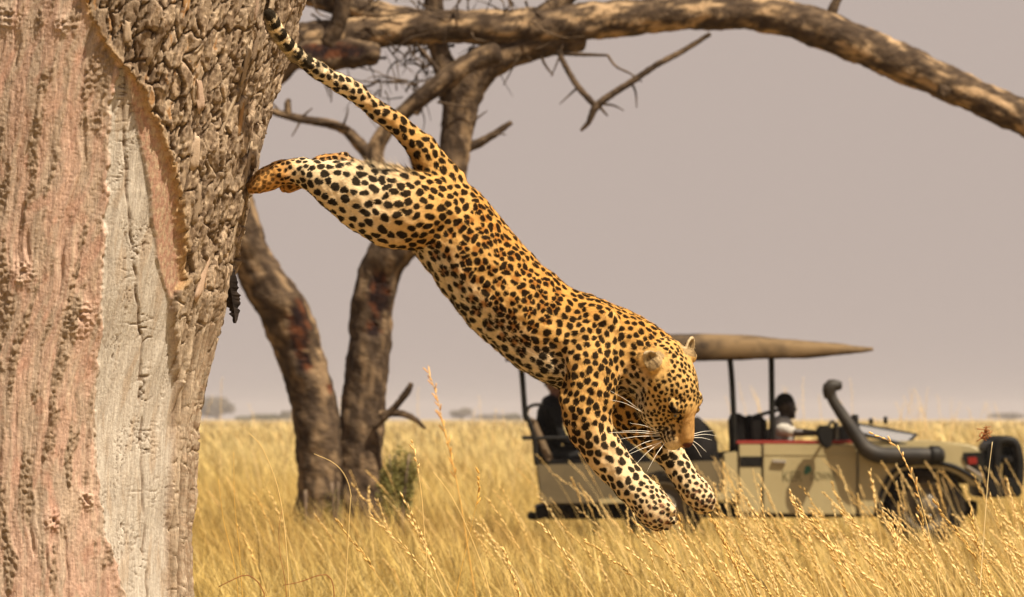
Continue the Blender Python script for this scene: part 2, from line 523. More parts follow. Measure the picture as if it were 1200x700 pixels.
    # fibres and hair cracks finer than the mesh: stretched noise in colour and relief
    tcn = nd(m, 'ShaderNodeTexCoord'); mp_ = nd(m, 'ShaderNodeMapping'); mp_.inputs['Scale'].default_value = (1, 1, 0.11)
    lk(m, tcn.outputs['Object'], mp_.inputs['Vector'])
    fib = nd(m, 'ShaderNodeTexNoise'); fib.inputs['Scale'].default_value = 190; fib.inputs['Detail'].default_value = 7; fib.inputs['Roughness'].default_value = 0.7
    lk(m, mp_.outputs[0], fib.inputs['Vector'])
    spk = nd(m, 'ShaderNodeTexNoise'); spk.inputs['Scale'].default_value = 120; spk.inputs['Detail'].default_value = 9; spk.inputs['Roughness'].default_value = 0.75
    lk(m, tcn.outputs['Object'], spk.inputs['Vector'])
    ad = nd(m, 'ShaderNodeMath'); ad.operation = 'ADD'; lk(m, fib.outputs['Fac'], ad.inputs[0]); lk(m, spk.outputs['Fac'], ad.inputs[1])
    rng_ = nd(m, 'ShaderNodeMapRange'); rng_.inputs['From Min'].default_value = 0.72; rng_.inputs['From Max'].default_value = 1.28
    rng_.inputs['To Min'].default_value = 0.62; rng_.inputs['To Max'].default_value = 1.30
    lk(m, ad.outputs[0], rng_.inputs['Value'])
    vm = nd(m, 'ShaderNodeVectorMath'); vm.operation = 'SCALE'
    vcn = [n_ for n_ in m.node_tree.nodes if n_.type == 'VERTEX_COLOR'][0]
    lk(m, vcn.outputs['Color'], vm.inputs[0]); lk(m, rng_.outputs[0], vm.inputs['Scale'])
    lk(m, vm.outputs[0], bsdf(m).inputs['Base Color'])
    bp = [n_ for n_ in m.node_tree.nodes if n_.type == 'BUMP'][0]
    bp.inputs['Strength'].default_value = 0.55; bp.inputs['Distance'].default_value = 0.007
    lk(m, ad.outputs[0], bp.inputs['Height'])
    tr = obj('trunk', WA(V, FOCUS, LS), F, m, root)
    vcol(tr.data, 'Col', np.clip(col * 0.88, 0.01, 0.9))
    # limbs above the frame
    ml = grime_mat('limb_bark', (0.30, 0.22, 0.15), (0.42, 0.32, 0.22), 9, rough=0.9, spec=0.1, bump=0.8, bscale=30)
    for pts in ([(180, -860, TRUNK_D, 125), (150, -1010, TRUNK_D - 30, 84), (60, -1200, TRUNK_D - 60, 62), (10, -1400, TRUNK_D - 80, 38)],
                [(200, -860, TRUNK_D, 120), (290, -1000, TRUNK_D + 40, 80), (400, -1180, TRUNK_D + 90, 58), (470, -1400, TRUNK_D + 120, 34)]):
        S = spline(pts, step=14)
        v, f = tube(S[:, :3], S[:, 3], S[:, 3], seg=24)
        v = v + (5 * fbm(v / 40, 3))[:, None] * np.array([0.7, 0, 0.7])
        obj('limb', WA(v, FOCUS, LS), f, ml, root)

    # ---- loose bark flakes standing proud of the upper right side
    fm = vcol_mat('bark_flake', rough=0.9, spec=0.1, bump_scale=220, bump=0.5, bump_dist=0.003)
    rf = np.random.default_rng(23)
    pal = [c(0.27, 0.19, 0.125), c(0.33, 0.245, 0.165), c(0.23, 0.165, 0.115), c(0.47, 0.35, 0.25), c(0.49, 0.345, 0.25), c(0.38, 0.22, 0.10), c(0.36, 0.27, 0.185), c(0.30, 0.22, 0.15)]
    placed = []
    tries = 0
    while len(placed) < 24 and tries < 6000:
        tries += 1
        y = rf.uniform(-30, 330); x = rf.uniform(95, 345)
        ccx, cR = trunk_point(0, y)
        q = (x - ccx) / cR
        if abs(q) > 0.985: continue
        dLy = np.interp(y, [-200, 0, 40, 75, 100, 150, 200, 260, 330], [60, 99, 116, 140, 162, 184, 199, 212, 217])
        if x < dLy + 9: continue
        if any(abs(x - a) < 12 and abs(y - b) < 26 for a, b in placed): continue
        placed.append((x, y))
        t0 = math.asin(q)
        hw = rf.uniform(3.0, 7.0); hh = rf.uniform(10, 30); ro = rf.normal(0, 0.16)
        nu, nv = 7, 9
        gu, gv = np.meshgrid(np.linspace(-1, 1, nu), np.linspace(-1, 1, nv))
        gu = gu.ravel(); gv = gv.ravel()
        rim = np.maximum(np.abs(gu), np.abs(gv))
        jx = noise(np.stack([gu * 1.7 + x, gv * 1.7 + y, gu * 0], 1)) * 0.35; jy = noise(np.stack([gu * 1.7 + y, gv * 1.7, gu * 0 + x], 1)) * 0.30
        k = np.sqrt(np.clip(1 - 0.34 * np.minimum(gu ** 2, gv ** 2), 0.3, 1))
        uu = (gu * k + jx * rim) * hw * (1 - 0.25 * gv * rf.uniform(-1, 1)); vv = (gv * k + jy * rim) * hh
        jz = noise(np.stack([gu * 3.1 + y, gv * 4.3 + x, gu * 0 + 5], 1)); uu = uu + jz * rim * hw * 0.3; vv = vv + jz * rim * hh * 0.22
        uu, vv = uu * math.cos(ro) + vv * math.sin(ro), vv * math.cos(ro) - uu * math.sin(ro)
        lift = 0.5 * rf.uniform(1.0, 5.0) * (0.5 + 0.5 * gu * rf.choice([-1, 1])) ** 2 + rf.uniform(0, 3.5) * (0.5 + 0.5 * gv) ** 2
        base = 6.0 + rf.uniform(-1.5, 2.0)
        def place(off):
            yy = y + vv
            ccx2, cR2 = trunk_point(0, yy)
            rad = cR2 + base + lift + off - (2.6 * rim ** 5 if off == 0 else 0) + 0.7 * noise(np.stack([uu / 3, vv / 5, uu * 0 + x], 1))
            tt_ = t0 + uu / cR2
            return np.stack([ccx2 + rad * np.sin(tt_), yy, TRUNK_D - rad * np.cos(tt_)], 1)
        top = place(0.0); bot = place(-4.0)
        Vf = np.vstack([top, bot]); m0 = nu * nv; Ff = []
        for a in range(nv - 1):
            for b in range(nu - 1):
                p = a * nu + b
                Ff.append([p, p + 1, p + nu + 1, p + nu]); Ff.append([m0 + p + nu, m0 + p + nu + 1, m0 + p + 1, m0 + p])
        ring = [b for b in range(nu)] + [a * nu + nu - 1 for a in range(1, nv)] + [(nv - 1) * nu + b for b in range(nu - 2, -1, -1)] + [a * nu for a in range(nv - 2, 0, -1)]
        for a in range(len(ring)):
            p, q2 = ring[a], ring[(a + 1) % len(ring)]
            Ff.append([q2, p, m0 + p, m0 + q2])
        o = obj('bark_flake', WA(Vf, FOCUS, LS), Ff, fm, root)
        cc = pal[rf.integers(0, len(pal))] * rf.uniform(0.85, 1.15)
        cv = np.tile(cc, (len(Vf), 1)) * (1 + 0.18 * noise(Vf / np.array([3, 9, 3])))[:, None]
        vcol(o.data, 'Col', np.clip(cv * 0.74, 0.01, 0.9))
    # ---- black strip of torn bark hanging off the right side
    hm = grime_mat('charred_bark', (0.012, 0.009, 0.008), (0.035, 0.025, 0.02), 40, rough=0.85, spec=0.1)
    pts = [(263, 212, 2.5), (266, 245, 4), (267, 275, 5), (266, 300, 4.5), (268, 318, 7), (270, 338, 9), (273, 356, 8), (275, 370, 4.5), (275.5, 379, 1.5)]
    S = spline([(a, b, TRUNK_D - 30, r) for a, b, r in pts], step=2.2)
    rows = []
    rh = np.random.default_rng(4)
    Vh = []; Fh = []
    for q, (x, y, d, r) in enumerate(S):
        jl = r * (1 + 0.35 * rh.normal() * (y > 305)); jr = r * (1 + 0.12 * rh.normal())
        dep = d - 10 + 6 * math.sin(y / 18)
        Vh += [(x - jl, y, dep), (x, y, dep - 3.2), (x + jr, y, dep), (x, y, dep + 2.4)]
        if q:
            for e in range(4):
                a = (q - 1) * 4 + e; b = (q - 1) * 4 + (e + 1) % 4
                Fh.append([a, b, b + 4, a + 4])
    Fh.append([3, 2, 1, 0]); Fh.append([len(Vh) - 4 + e for e in range(4)])
    hb = obj('hanging_bark', WA(np.array(Vh), FOCUS, LS), Fh, hm, root, smooth=False)
    hb['label'] = 'ragged black strip of bark hanging off the trunk'
build_big_tree()

# ================================================================ the dead tree behind
TREE_Y = 52.5
TS = TREE_Y / FPX
def build_dead_tree():
    root = empty('dead_tree', tuple(W(400, 640, TREE_Y).xy) + (0,), 'bare grey dead tree with two trunks and a long limb arching right', 'tree')
    m = vcol_mat('dead_bark', rough=0.9, spec=0.1, bump_scale=28, bump=0.8, bump_dist=0.02)
    def limb(name, pts, seg=22, rough=1.0, seed=0, pale=0.5, scar=(), parent=None, step=None):
        """pts: x, y, depth px, radius px"""
        P = np.array(pts, float)
        S = spline(P, step=step or max(1.2, min(4.0, P[:, 3].mean() * 0.35)))
        v, f = tube(S[:, :3], S[:, 3], S[:, 3] * 0.95, seg=seg, round_ends=(0.4, 0.5))
        C0 = S[:, :3]
        # nearest station for each vertex follows from the ring order
        nr = len(v) // seg
        st = np.clip(np.repeat(np.arange(nr) - 3, seg), 0, len(S) - 1)
        d = v - C0[st]
        L = np.linalg.norm(d, axis=1)[:, None] + 1e-9
        rr = S[st, 3]
        q = v / np.array([rr.mean() * 1.1] * 3) + seed
        h = rough * rr * (0.12 * fbm(q * 0.7, 3) + 0.06 * noise(q * 3.1))
        v = v + d / L * h[:, None]
        an_ = np.tile(np.linspace(0, 2 * math.pi, seg, endpoint=False), nr)
        Ls = np.concatenate([[0], np.cumsum(np.linalg.norm(np.diff(C0, axis=0), axis=1))])[st]
        G = np.stack([np.cos(an_) * rr, np.sin(an_) * rr, Ls / 3.6], 1)      # grain coordinates: round the limb, and along it stretched
        nz = fbm(G / 4.5 + seed, 4); nz2 = fbm(G / 11.0 + seed * 2, 3)
        col = lerp(np.array([0.048, 0.031, 0.02]), np.array([0.115, 0.077, 0.048]), sstep(-0.4, 0.5, nz)[:, None])
        col = lerp(col, np.array([0.50, 0.335, 0.19]), (pale * sstep(0.0, 0.55, nz2))[:, None])
        col = lerp(col, np.array([0.032, 0.02, 0.013]), (0.75 * sstep(0.15, 0.5, fbm(G / 2.6 + 9, 3)))[:, None])
        for sx, sy, sw, sh in scar:
            e = ((v[:, 0] - sx) / sw) ** 2 + ((v[:, 1] - sy) / sh) ** 2 + 0.5 * noise(v / 5)
            k = (1 - sstep(0.7, 1.15, e)) * (d[:, 2] < 0)
            col = lerp(col, lerp(np.array([0.016, 0.008, 0.006]), np.array([0.12, 0.042, 0.018]), sstep(-0.2, 0.5, nz)[:, None]), k[:, None])
            v[:, 2] += 3.0 * k
        o = obj(name, WA(v, TREE_Y, TS), f, m, parent or root)
        vcol(o.data, 'Col', np.clip(col * 0.66, 0.005, 0.85))
        return o
    limb('trunk', [(372, 652, 0, 36), (374, 600, 0, 29), (375, 550, 0, 27), (372, 500, 0, 28), (362, 450, 0, 27), (348, 405, -4, 28), (333, 365, -8, 29), (312, 333, -12, 27), (294, 300, -16, 24), (283, 262, -20, 22),
                   (272, 220, -24, 21), (250, 150, -28, 20), (225, 60, -30, 18), (205, -60, -34, 16), (215, -200, -34, 10)],
         seg=30, seed=3, pale=0.45, scar=((350, 385, 13, 34), (358, 425, 10, 12), (386, 455, 4, 6)))
    limb('trunk', [(428, 655, 10, 36), (424, 600, 10, 29), (422, 550, 10, 27), (424, 500, 10, 26), (428, 450, 10, 25), (434, 400, 10, 25), (436, 360, 10, 24), (443, 325, 8, 24), (458, 295, 4, 25), (484, 268, 0, 24), (512, 232, 0, 22),
                   (528, 195, 0, 20), (535, 160, 2, 19), (541, 120, 4, 21), (556, 88, 6, 22), (585, 66, 6, 20), (630, 52, 6, 18), (680, 45, 6, 16)],
         seg=30, seed=7, pale=0.35, scar=((444, 345, 13, 30), (437, 385, 9, 12)))
    # the long arch
    limb('arching_limb', [(330, 52, 6, 20), (380, 44, 6, 21), (430, 38, 6, 20), (470, 34, 4, 20), (520, 32, 3, 20), (580, 32, 3, 21), (640, 30, 3, 22), (700, 24, 2, 22), (760, 19, 2, 21), (820, 15, 2, 21), (870, 14, 2, 21.5), (915, 19, 2, 22),
                          (960, 33, 2, 22.5), (1010, 54, 2, 22), (1060, 76, 2, 22), (1110, 98, 2, 21), (1160, 120, 2, 20), (1210, 145, 2, 20), (1270, 180, 2, 19), (1330, 222, 2, 17), (1380, 270, 2, 14), (1410, 330, 2, 9)],
         seg=32, seed=11, pale=0.85)
    limb('knot', [(1108, 104, -14, 9), (1104, 113, -16, 6)], seg=12, seed=12)
    limb('upper_limb', [(352, -10, 12, 15), (400, 6, 12, 14), (440, 16, 10, 15), (490, 24, 8, 13), (540, 30, 6, 10)], seg=22, seed=13, pale=0.9)
    limb('broken_limb', [(320, 92, -10, 13), (345, 68, -10, 15), (380, 64, -8, 17), (420, 62, -6, 17), (440, 64, -4, 13)], seg=22, seed=17, pale=0.3, scar=((390, 60, 42, 10),), rough=1.8)
    limb('lower_limb', [(582, 62, -4, 15), (552, 74, -6, 14), (522, 94, -8, 12), (500, 110, -8, 11), (478, 128, -6, 10), (458, 146, -4, 9), (444, 166, -2, 10), (438, 186, 0, 12), (446, 210, 2, 13), (470, 240, 2, 13), (490, 258, 4, 12)], seg=20, seed=19, pale=0.5)
    limb('branch', [(310, 128, -8, 4), (330, 134, -8, 4.5), (355, 140, -6, 5), (385, 145, -4, 5.5), (405, 153, -2, 6), (424, 172, 0, 8), (438, 186, 0, 9)], seg=12, seed=23, pale=0.6)
    limb('branch', [(338, 136, -8, 4.5), (337, 122, -8, 4), (339, 117, -8, 2.5)], seg=10, seed=24)
    limb('branch', [(403, -30, -16, 11), (402, 0, -16, 10), (396, 26, -14, 10), (386, 52, -10, 11)], seg=16, seed=27, pale=0.1)
    limb('branch', [(536, 176, 2, 7), (556, 170, 0, 6), (575, 160, -2, 4.5), (590, 150, -3, 3.8), (599, 144, -3, 3)], seg=10, seed=29, pale=0.2)
    limb('branch', [(506, -40, 10, 11), (508, 0, 10, 11), (512, 40, 8, 12), (520, 80, 8, 13), (530, 120, 6, 13)], seg=18, seed=31, pale=0.3)
    limb('branch', [(832, 40, -14, 2.6), (800, 60, -16, 3.4), (770, 76, -18, 3.6), (740, 96, -18, 4.0), (715, 112, -18, 4.2), (698, 126, -18, 4.4), (690, 143, -18, 3.2), (681, 153, -18, 1.8)], seg=10, seed=37, pale=0.1)
    limb('branch', [(654, 60, -6, 3.2), (664, 80, -10, 3.4), (676, 100, -14, 3.6), (690, 116, -16, 3.8), (698, 124, -18, 3.4)], seg=10, seed=41, pale=0.1)
    limb('branch', [(652, 62, -4, 3), (680, 64, -6, 2.4), (712, 65, -8, 1.5)], seg=8, seed=43, pale=0.1)
    limb('branch', [(634, 66, -4, 1.8), (640, 78, -6, 1.5), (648, 88, -6, 0.9)], seg=8, seed=44, pale=0.1)
    limb('branch', [(712, 65, -8, 1.6), (722, 78, -10, 1.4), (738, 86, -12, 1.2), (752, 96, -14, 0.8)], seg=8, seed=45, pale=0.1)
    limb('branch', [(700, 122, -18, 2.4), (712, 136, -20, 1.0)], seg=8, seed=46, pale=0.1)
    limb('branch', [(1004, -24, 2, 3), (984, -4, 2, 4.5), (976, 12, 2, 6), (974, 26, 2, 6)], seg=10, seed=47, pale=0.1)
    limb('branch', [(700, -30, 6, 9), (668, -6, 6, 10), (648, 10, 4, 12), (632, 22, 4, 12)], seg=14, seed=48, pale=0.2)
    limb('branch', [(440, 500, -20, 4), (462, 478, -26, 4), (476, 461, -30, 4.4), (482, 450, -32, 3)], seg=10, seed=53, pale=0.05)
    limb('branch', [(446, 486, -20, 5), (466, 484, -26, 4.5), (484, 490, -32, 3.4), (498, 502, -34, 2)], seg=10, seed=59, pale=0.5)
    limb('branch', [(520, 94, -6, 4), (508, 76, -8, 3), (488, 52, -8, 2)], seg=8, seed=60)
    limb('branch', [(486, 132, -8, 6), (494, 118, -10, 5), (496, 104, -10, 2.5)], seg=10, seed=61)
    # ---- twigs between the limbs at the top
    rt = np.random.default_rng(9)
    for q in range(150):
        if q < 110:
            x = rt.uniform(345, 640); y = rt.uniform(-20, 70)
        else:
            x = rt.uniform(440, 530); y = rt.uniform(60, 130)
        a = rt.uniform(0, 6.28); Lq = rt.uniform(22, 75)
        p = [(x, y, rt.uniform(-20, 30), rt.uniform(0.8, 1.9))]
        for k in range(3):
            a += rt.normal(0, 0.5)
            p.append((p[-1][0] + math.cos(a) * Lq / 3, p[-1][1] + math.sin(a) * Lq / 3, p[-1][2] + rt.normal(0, 5), p[0][3] * (1 - 0.27 * (k + 1))))
        limb('twig', p, seg=6, seed=100 + q, pale=0.2, step=6)
    for (x, y, dx, dy) in ((372, 88, 14, 26), (384, 98, 4, 22), (620, 40, -30, 60), (660, 50, -14, 40), (705, 122, 26, 8), (680, 100, -24, 22), (740, 96, 6, 30), (545, 150, 26, -20), (330, 134, -26, -22), (352, 140, -10, 20), (410, 150, -46, -8), (400, 152, 8, -26),
                           (575, 160, 18, -2), (352, 139, 14, -12), (1195, -20, 12, 26)):
        limb('twig', [(x, y, -8, 1.5), (x + dx * 0.5 + 2, y + dy * 0.5 - 2, -10, 1.2), (x + dx, y + dy, -12, 0.6)], seg=6, seed=200 + x, pale=0.1, step=6)
build_dead_tree()
# ================================================================ open safari vehicle
VY = 56.0
VS = VY / FPX
def VP(px, py, dep=0.0):
    """photograph pixel on the vehicle's near side, moved dep metres inwards"""
    v = W(px, py, VY); return Vector((v.x, VY + dep, v.z))

def bm_obj(name, bm, m, parent, smooth=False):
    bmesh.ops.recalc_face_normals(bm, faces=bm.faces)
    V = np.array([v.co[:] for v in bm.verts]); F = [[v.index for v in f.verts] for f in bm.faces]
    bm.free()
    return obj(name, V, F, m, parent, smooth)

def extrude(name, poly, d0, d1, m, parent, bevel=0.012, seg=2, smooth=False):
    """a profile in the side view, pushed from depth d0 to d1, edges rounded"""
    bm = bmesh.new()
    a = [bm.verts.new(VP(x, y, d0)) for x, y in poly]; b = [bm.verts.new(VP(x, y, d1)) for x, y in poly]
    bm.faces.new(a); bm.faces.new(b[::-1])
    n = len(poly)
    for i in range(n):
        bm.faces.new((a[i], b[i], b[(i + 1) % n], a[(i + 1) % n]))
    bm.verts.index_update()
    if bevel:
        bmesh.ops.bevel(bm, geom=bm.edges[:], offset=bevel, segments=seg, affect='EDGES', clamp_overlap=True)
    bm.verts.index_update()
    return bm_obj(name, bm, m, parent, smooth)

def pipe(name, pts, r, m, parent, seg=10):
    """pts: (px, py, dep) ; r metres"""
    P = np.array([list(VP(*p)) for p in pts])
    S = spline(np.concatenate([P, np.broadcast_to(np.asarray(r, float).reshape(-1, 1), (len(P), 1))], 1), step=0.03)
    v, f = tube(S[:, :3], S[:, 3], S[:, 3], seg=seg, ref=(0.02, 1, 0.03), round_ends=(0.3, 0.3))
    return obj(name, v, f, m, parent)

def build_vehicle():
    root = empty('safari_vehicle', (float(VP(900, 0).x), VY + 0.85, 0), 'open cream safari truck with tan canvas canopy, raised snorkel and folded windscreen', 'vehicle')
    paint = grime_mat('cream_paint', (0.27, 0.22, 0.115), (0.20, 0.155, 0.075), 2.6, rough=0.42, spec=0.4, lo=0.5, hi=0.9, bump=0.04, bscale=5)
    paint_shaded = grime_mat('shaded_tub_paint', (0.10, 0.076, 0.04), (0.062, 0.046, 0.024), 3.0, rough=0.55, spec=0.3, lo=0.4, hi=0.75, bump=0.04, bscale=5)  # the cream body paint again, darkened in its colour for shade on the tub
    blk = grime_mat('black_steel', (0.004, 0.004, 0.004), (0.012, 0.010, 0.008), 9, rough=0.55, spec=0.12)
    rub = grime_mat('tyre_rubber', (0.008, 0.007, 0.006), (0.045, 0.032, 0.018), 7, rough=0.9, spec=0.05, lo=0.4, hi=0.8)
    dkl = grime_mat('black_upholstery', (0.003, 0.0028, 0.0028), (0.009, 0.007, 0.006), 6, rough=0.8, spec=0.08, bump=0.5, bscale=14)
    canvas = grime_mat('canvas', (0.125, 0.082, 0.042), (0.03, 0.021, 0.014), 1.9, rough=0.9, spec=0.1, lo=0.42, hi=0.62, bump=0.5, bscale=7)
    snk = grime_mat('snorkel_plastic', (0.013, 0.011, 0.010), (0.034, 0.027, 0.020), 5, rough=0.6, spec=0.2)
    red = mat('red_trim', (0.20, 0.016, 0.010), 0.7)
    lens = mat('red_lens', (0.16, 0.012, 0.008), 0.3, spec=0.3)
    chrome = mat('dull_chrome', (0.55, 0.53, 0.50), 0.3, metallic=0.9)
    glassm = mat('dusty_glass', (0.26, 0.25, 0.24), 0.18, spec=0.6)
    bsdf(glassm).inputs['Transmission Weight'].default_value = 0.25
    tan = grime_mat('tan_seat_cloth', (0.15, 0.10, 0.055), (0.09, 0.06, 0.035), 8, rough=0.85)
    Wd = 1.72
    # ---- chassis and underbody
    extrude('chassis', [(640, 592), (1150, 588), (1150, 606), (640, 610)], 0.45, 1.27, blk, root)
    extrude('rear_bumper', [(627, 594), (640, 592), (640, 606), (629, 608)], 0.1, Wd - 0.1, blk, root)
    pipe('tow_hitch', [(640, 603, 0.6), (628, 606, 0.5), (621, 605, 0.45)], 0.04, blk, root)
    pipe('exhaust', [(690, 606, 0.2), (700, 616, 0.2), (694, 626, 0.15)], 0.03, blk, root)
    # ---- tub
    tub = extrude('rear_body', [(629, 545), (846, 540), (846, 577), (806, 577), (799, 568), (788, 559), (772, 555), (757, 558), (747, 568), (742, 590), (634, 591)], 0.0, 0.10, paint_shaded, root, 0.01)
    extrude('rear_body', [(629, 545), (846, 540), (846, 577), (806, 577), (799, 568), (788, 559), (772, 555), (757, 558), (747, 568), (742, 590), (634, 591)], Wd - 0.1, Wd, paint_shaded, root, 0.01)
    extrude('tail_panel', [(630, 546), (640, 546), (643, 591), (635, 591)], 0.102, Wd - 0.102, paint_shaded, root, 0.008)
    extrude('tub_floor', [(641, 566), (845, 560), (845, 566), (641, 572)], 0.104, Wd - 0.104, blk, root, 0.004)
    extrude('side_step', [(806, 579), (862, 577), (862, 586), (806, 588)], -0.10, 0.12, paint, root, 0.008)
    for sx in (700, 735): extrude('side_step_bracket', [(sx, 592), (sx + 5, 592), (sx + 5, 607), (sx, 607)], 0.02, 0.3, blk, root, 0.004)
    extrude('running_board', [(702, 585), (742, 583), (742, 589), (702, 591)], -0.06, 0.02, paint, root, 0.005)
    # ---- cab side
    extrude('rear_quarter', [(848, 531), (864, 529), (864, 577), (848, 578)], 0.0, 0.12, paint, root, 0.01)
    extrude('rear_quarter', [(848, 531), (864, 529), (864, 577), (848, 578)], Wd - 0.12, Wd, paint, root, 0.01)
    for d0, d1 in ((0.0, 0.07), (Wd - 0.07, Wd)):
        extrude('door_post', [(866, 521), (892, 521), (892, 602), (866, 600)], d0, d1, paint, root, 0.008)
        door = extrude('door', [(894, 520.5), (1004, 521), (1004, 604), (894, 602)], d0 - 0.004 if d0 == 0 else d0, d1 if d0 == 0 else d1 + 0.004, paint, root, 0.010)
        if d0 == 0:
            extrude('vent', [(867, 535), (892.4, 535), (892.4, 547), (867, 547)], -0.006, 0.02, blk, root, 0.003)
            extrude('door_handle', [(905, 538.5), (921, 539.5), (921, 543), (905, 542)], -0.035, -0.0045, chrome, door, 0.004)
            extrude('door_crease', [(895, 532.2), (1003, 532.8), (1003, 534.2), (895, 533.6)], -0.010, 0.0, paint, door, 0.002)
    trim = extrude('red_sill_trim', [(863, 516.5), (996, 516), (1000, 520), (863, 520.6)], 0.01, 0.10, red, root, 0.006)
    extrude('floor_pan', [(848, 580), (1010, 585), (1010, 592), (848, 588)], 0.125, Wd - 0.125, blk, root, 0.004)
    # ---- painted lettering and emblem on the door
    ink = mat('door_lettering', (0.10, 0.085, 0.035), 0.6)
    grn = mat('green_emblem', (0.012, 0.075, 0.045), 0.5)
    def letters(txt, px0, px1, py, size, m):
        cu = bpy.data.curves.new('t', 'FONT'); cu.body = txt; cu.size = size; cu.extrude = 0.0
        to = bpy.data.objects.new('t', cu); COL.objects.link(to)
        dg = bpy.context.evaluated_depsgraph_get()
        me = bpy.data.meshes.new_from_object(to.evaluated_get(dg))
        n = len(me.vertices); v = np.empty(n * 3, np.float32); me.vertices.foreach_get('co', v); v = v.reshape(-1, 3).astype(float)
        F = [list(p.vertices) for p in me.polygons]
        bpy.data.objects.remove(to)
        p0 = VP(px0, py, -0.0075); wdt = (px1 - px0) * VS
        v[:, 0] *= wdt / max(1e-6, v[:, 0].max())
        P = np.stack([p0.x + v[:, 0], np.full(n, p0.y), p0.z + v[:, 1]], 1)
        return obj('lettering', P, F, m, door_near, smooth=False)
    door_near = [o for o in root.children if o.name.startswith('door') and not o.name.startswith('door_post')][0]
    letters('KER', 916, 940, 564.5, 0.145, ink)
    letters('DOWNEY', 949, 985, 563, 0.115, ink)
    an = np.linspace(0, 2 * math.pi, 14, endpoint=False)
    c0 = VP(946, 551, -0.0075)
    ev = np.array([(c0.x + 0.034 * math.cos(a) * (1 + 0.25 * math.cos(3 * a)) + 0.012 * math.sin(a), c0.y, c0.z + 0.045 * math.sin(a)) for a in an])
    obj('emblem', ev, [list(range(14))], grn, door_near, smooth=False)
    # ---- bonnet, wings, front
    bon = extrude('bonnet', [(1006, 519), (1040, 517), (1100, 517), (1140, 520), (1152, 526), (1150, 534), (1006, 536)], 0.12, Wd - 0.12, paint, root, 0.03, 3)
    for d0, d1, out in ((-0.03, 0.30, -1), (Wd - 0.30, Wd + 0.03, 1)):
        extrude('front_wing', [(1006, 524), (1060, 521), (1126, 523), (1131, 545), (1150, 560), (1152, 568), (1138, 570), (1126, 556), (1108, 548), (1075, 546), (1056, 550), (1043, 563), (1034, 584), (1030, 604), (1006, 604)], d0, d1, paint, root, 0.014)
        arch = [(1027, 606), (1031, 584), (1041, 560), (1055, 547), (1076, 542.5), (1109, 544.5), (1130, 553), (1150, 567)]
        pipe('wheel_arch_lip', [(x, y, d0 - 0.012 if out < 0 else d1 + 0.012) for x, y in arch], 0.022, paint if False else blk, root)
    extrude('grille', [(1128, 527), (1151, 528), (1153, 560), (1132, 560)], 0.31, Wd - 0.31, blk, root, 0.01)
    for dd in (0.0, Wd - 0.26):
        hl = extrude('headlight', [(1124, 532), (1152, 530), (1156, 553), (1150, 556), (1133, 549), (1127, 541)], dd - 0.045, dd + 0.26, blk, root, 0.02)
        ls_ = extrude('indicator_lens', [(1133, 536), (1144, 535.5), (1145, 544), (1134, 545)], dd - 0.062, dd - 0.043, lens, hl, 0.008)
        extrude('headlight_bar', [(1131, 547), (1134, 545.5), (1153, 557.5), (1151, 560)], dd - 0.07, dd - 0.047, chrome, hl, 0.004)
    # bull bar and radiator guard
    bb = extrude('bumper', [(1150, 562), (1196, 562), (1198, 582), (1152, 584)], -0.02, Wd + 0.02, blk, root, 0.02)
    for dd in (0.12, 0.62, Wd - 0.62, Wd - 0.12):
        pipe('bull_bar', [(1168, 575, dd), (1169, 545, dd), (1170, 524, dd), (1176, 517, dd), (1190, 519, dd), (1196, 540, dd), (1195, 570, dd)], 0.045, blk, root)
    for yy in (519, 540):
        pipe('bull_bar_rail', [(1186, yy, 0.12), (1188, yy, 0.86), (1186, yy, Wd - 0.12)], 0.04, blk, root)
    extrude('spare_jerry_rack', [(1158, 522), (1171, 516), (1173, 560), (1158, 562)], 0.35, Wd - 0.35, blk, root, 0.02)
    # ---- windscreen folded down on the bonnet
    c4 = [VP(1003, 507, 0.10), VP(1062, 522, 0.10), VP(1087, 510.5, 1.55), VP(1018, 498, 1.55)]
    nrm = Vector((0, -0.25, 1)).normalized()
    def slab(name, pts, t, m, par):
        V = [p for p in pts] + [p - nrm * t for p in pts]
        k = len(pts)
        F = [list(range(k)), [k + i for i in range(k)][::-1]] + [[i, k + i, k + (i + 1) % k, (i + 1) % k] for i in range(k)]
        return obj(name, np.array([list(v) for v in V]), F, m, par, smooth=False)
    ctr = sum(c4, Vector()) / 4
    gl = slab('windscreen', [ctr + (p - ctr) * 0.97 for p in c4], 0.008, glassm, root)
    for i in range(4):
        a, b_ = c4[i], c4[(i + 1) % 4]
        P = np.array([list(a), list((a + b_) / 2 + Vector((0, 0, 0.004))), list(b_)])
        S = spline(P, n=8)
        v, f = tube(S, 0.016, 0.016, seg=8, ref=(0.05, 0.1, 1))
        obj('frame_rail', v, f, blk, gl)
    for kx, ky, kh in ((1004, 499, 12), (1023, 497, 6), (1040, 496, 7)):
        pipe('windscreen_stud', [(kx, ky, 0.3), (kx, ky - kh, 0.3)], [0.02 if kh < 10 else 0.035] * 2, blk, root, 8)
    extrude('dashboard', [(985, 500), (1000, 499), (1006, 520), (986, 520)], 0.12, Wd - 0.12, blk, root, 0.015)
    # ---- snorkel
    sn = pipe('snorkel', [(1104, 534, -0.06), (1080, 534, -0.10), (1050, 534, -0.11), (1028, 533, -0.11), (1014, 526, -0.11), (1004, 512, -0.10), (993, 496, -0.09), (983, 481, -0.08), (975, 468, -0.08), (973, 459, -0.08)],
              [0.068, 0.076, 0.08, 0.082, 0.078, 0.068, 0.06, 0.054, 0.05, 0.048], snk, root, 16)
    pipe('snorkel_head', [(971.5, 466, -0.08), (971, 457, -0.085), (974, 452.5, -0.085), (985, 452, -0.085)], [0.052, 0.066, 0.068, 0.040], snk, sn, 14)
    pipe('snorkel_clamp', [(1090, 534, -0.09), (1100, 534, -0.07)], [0.098, 0.092], blk, sn, 16)
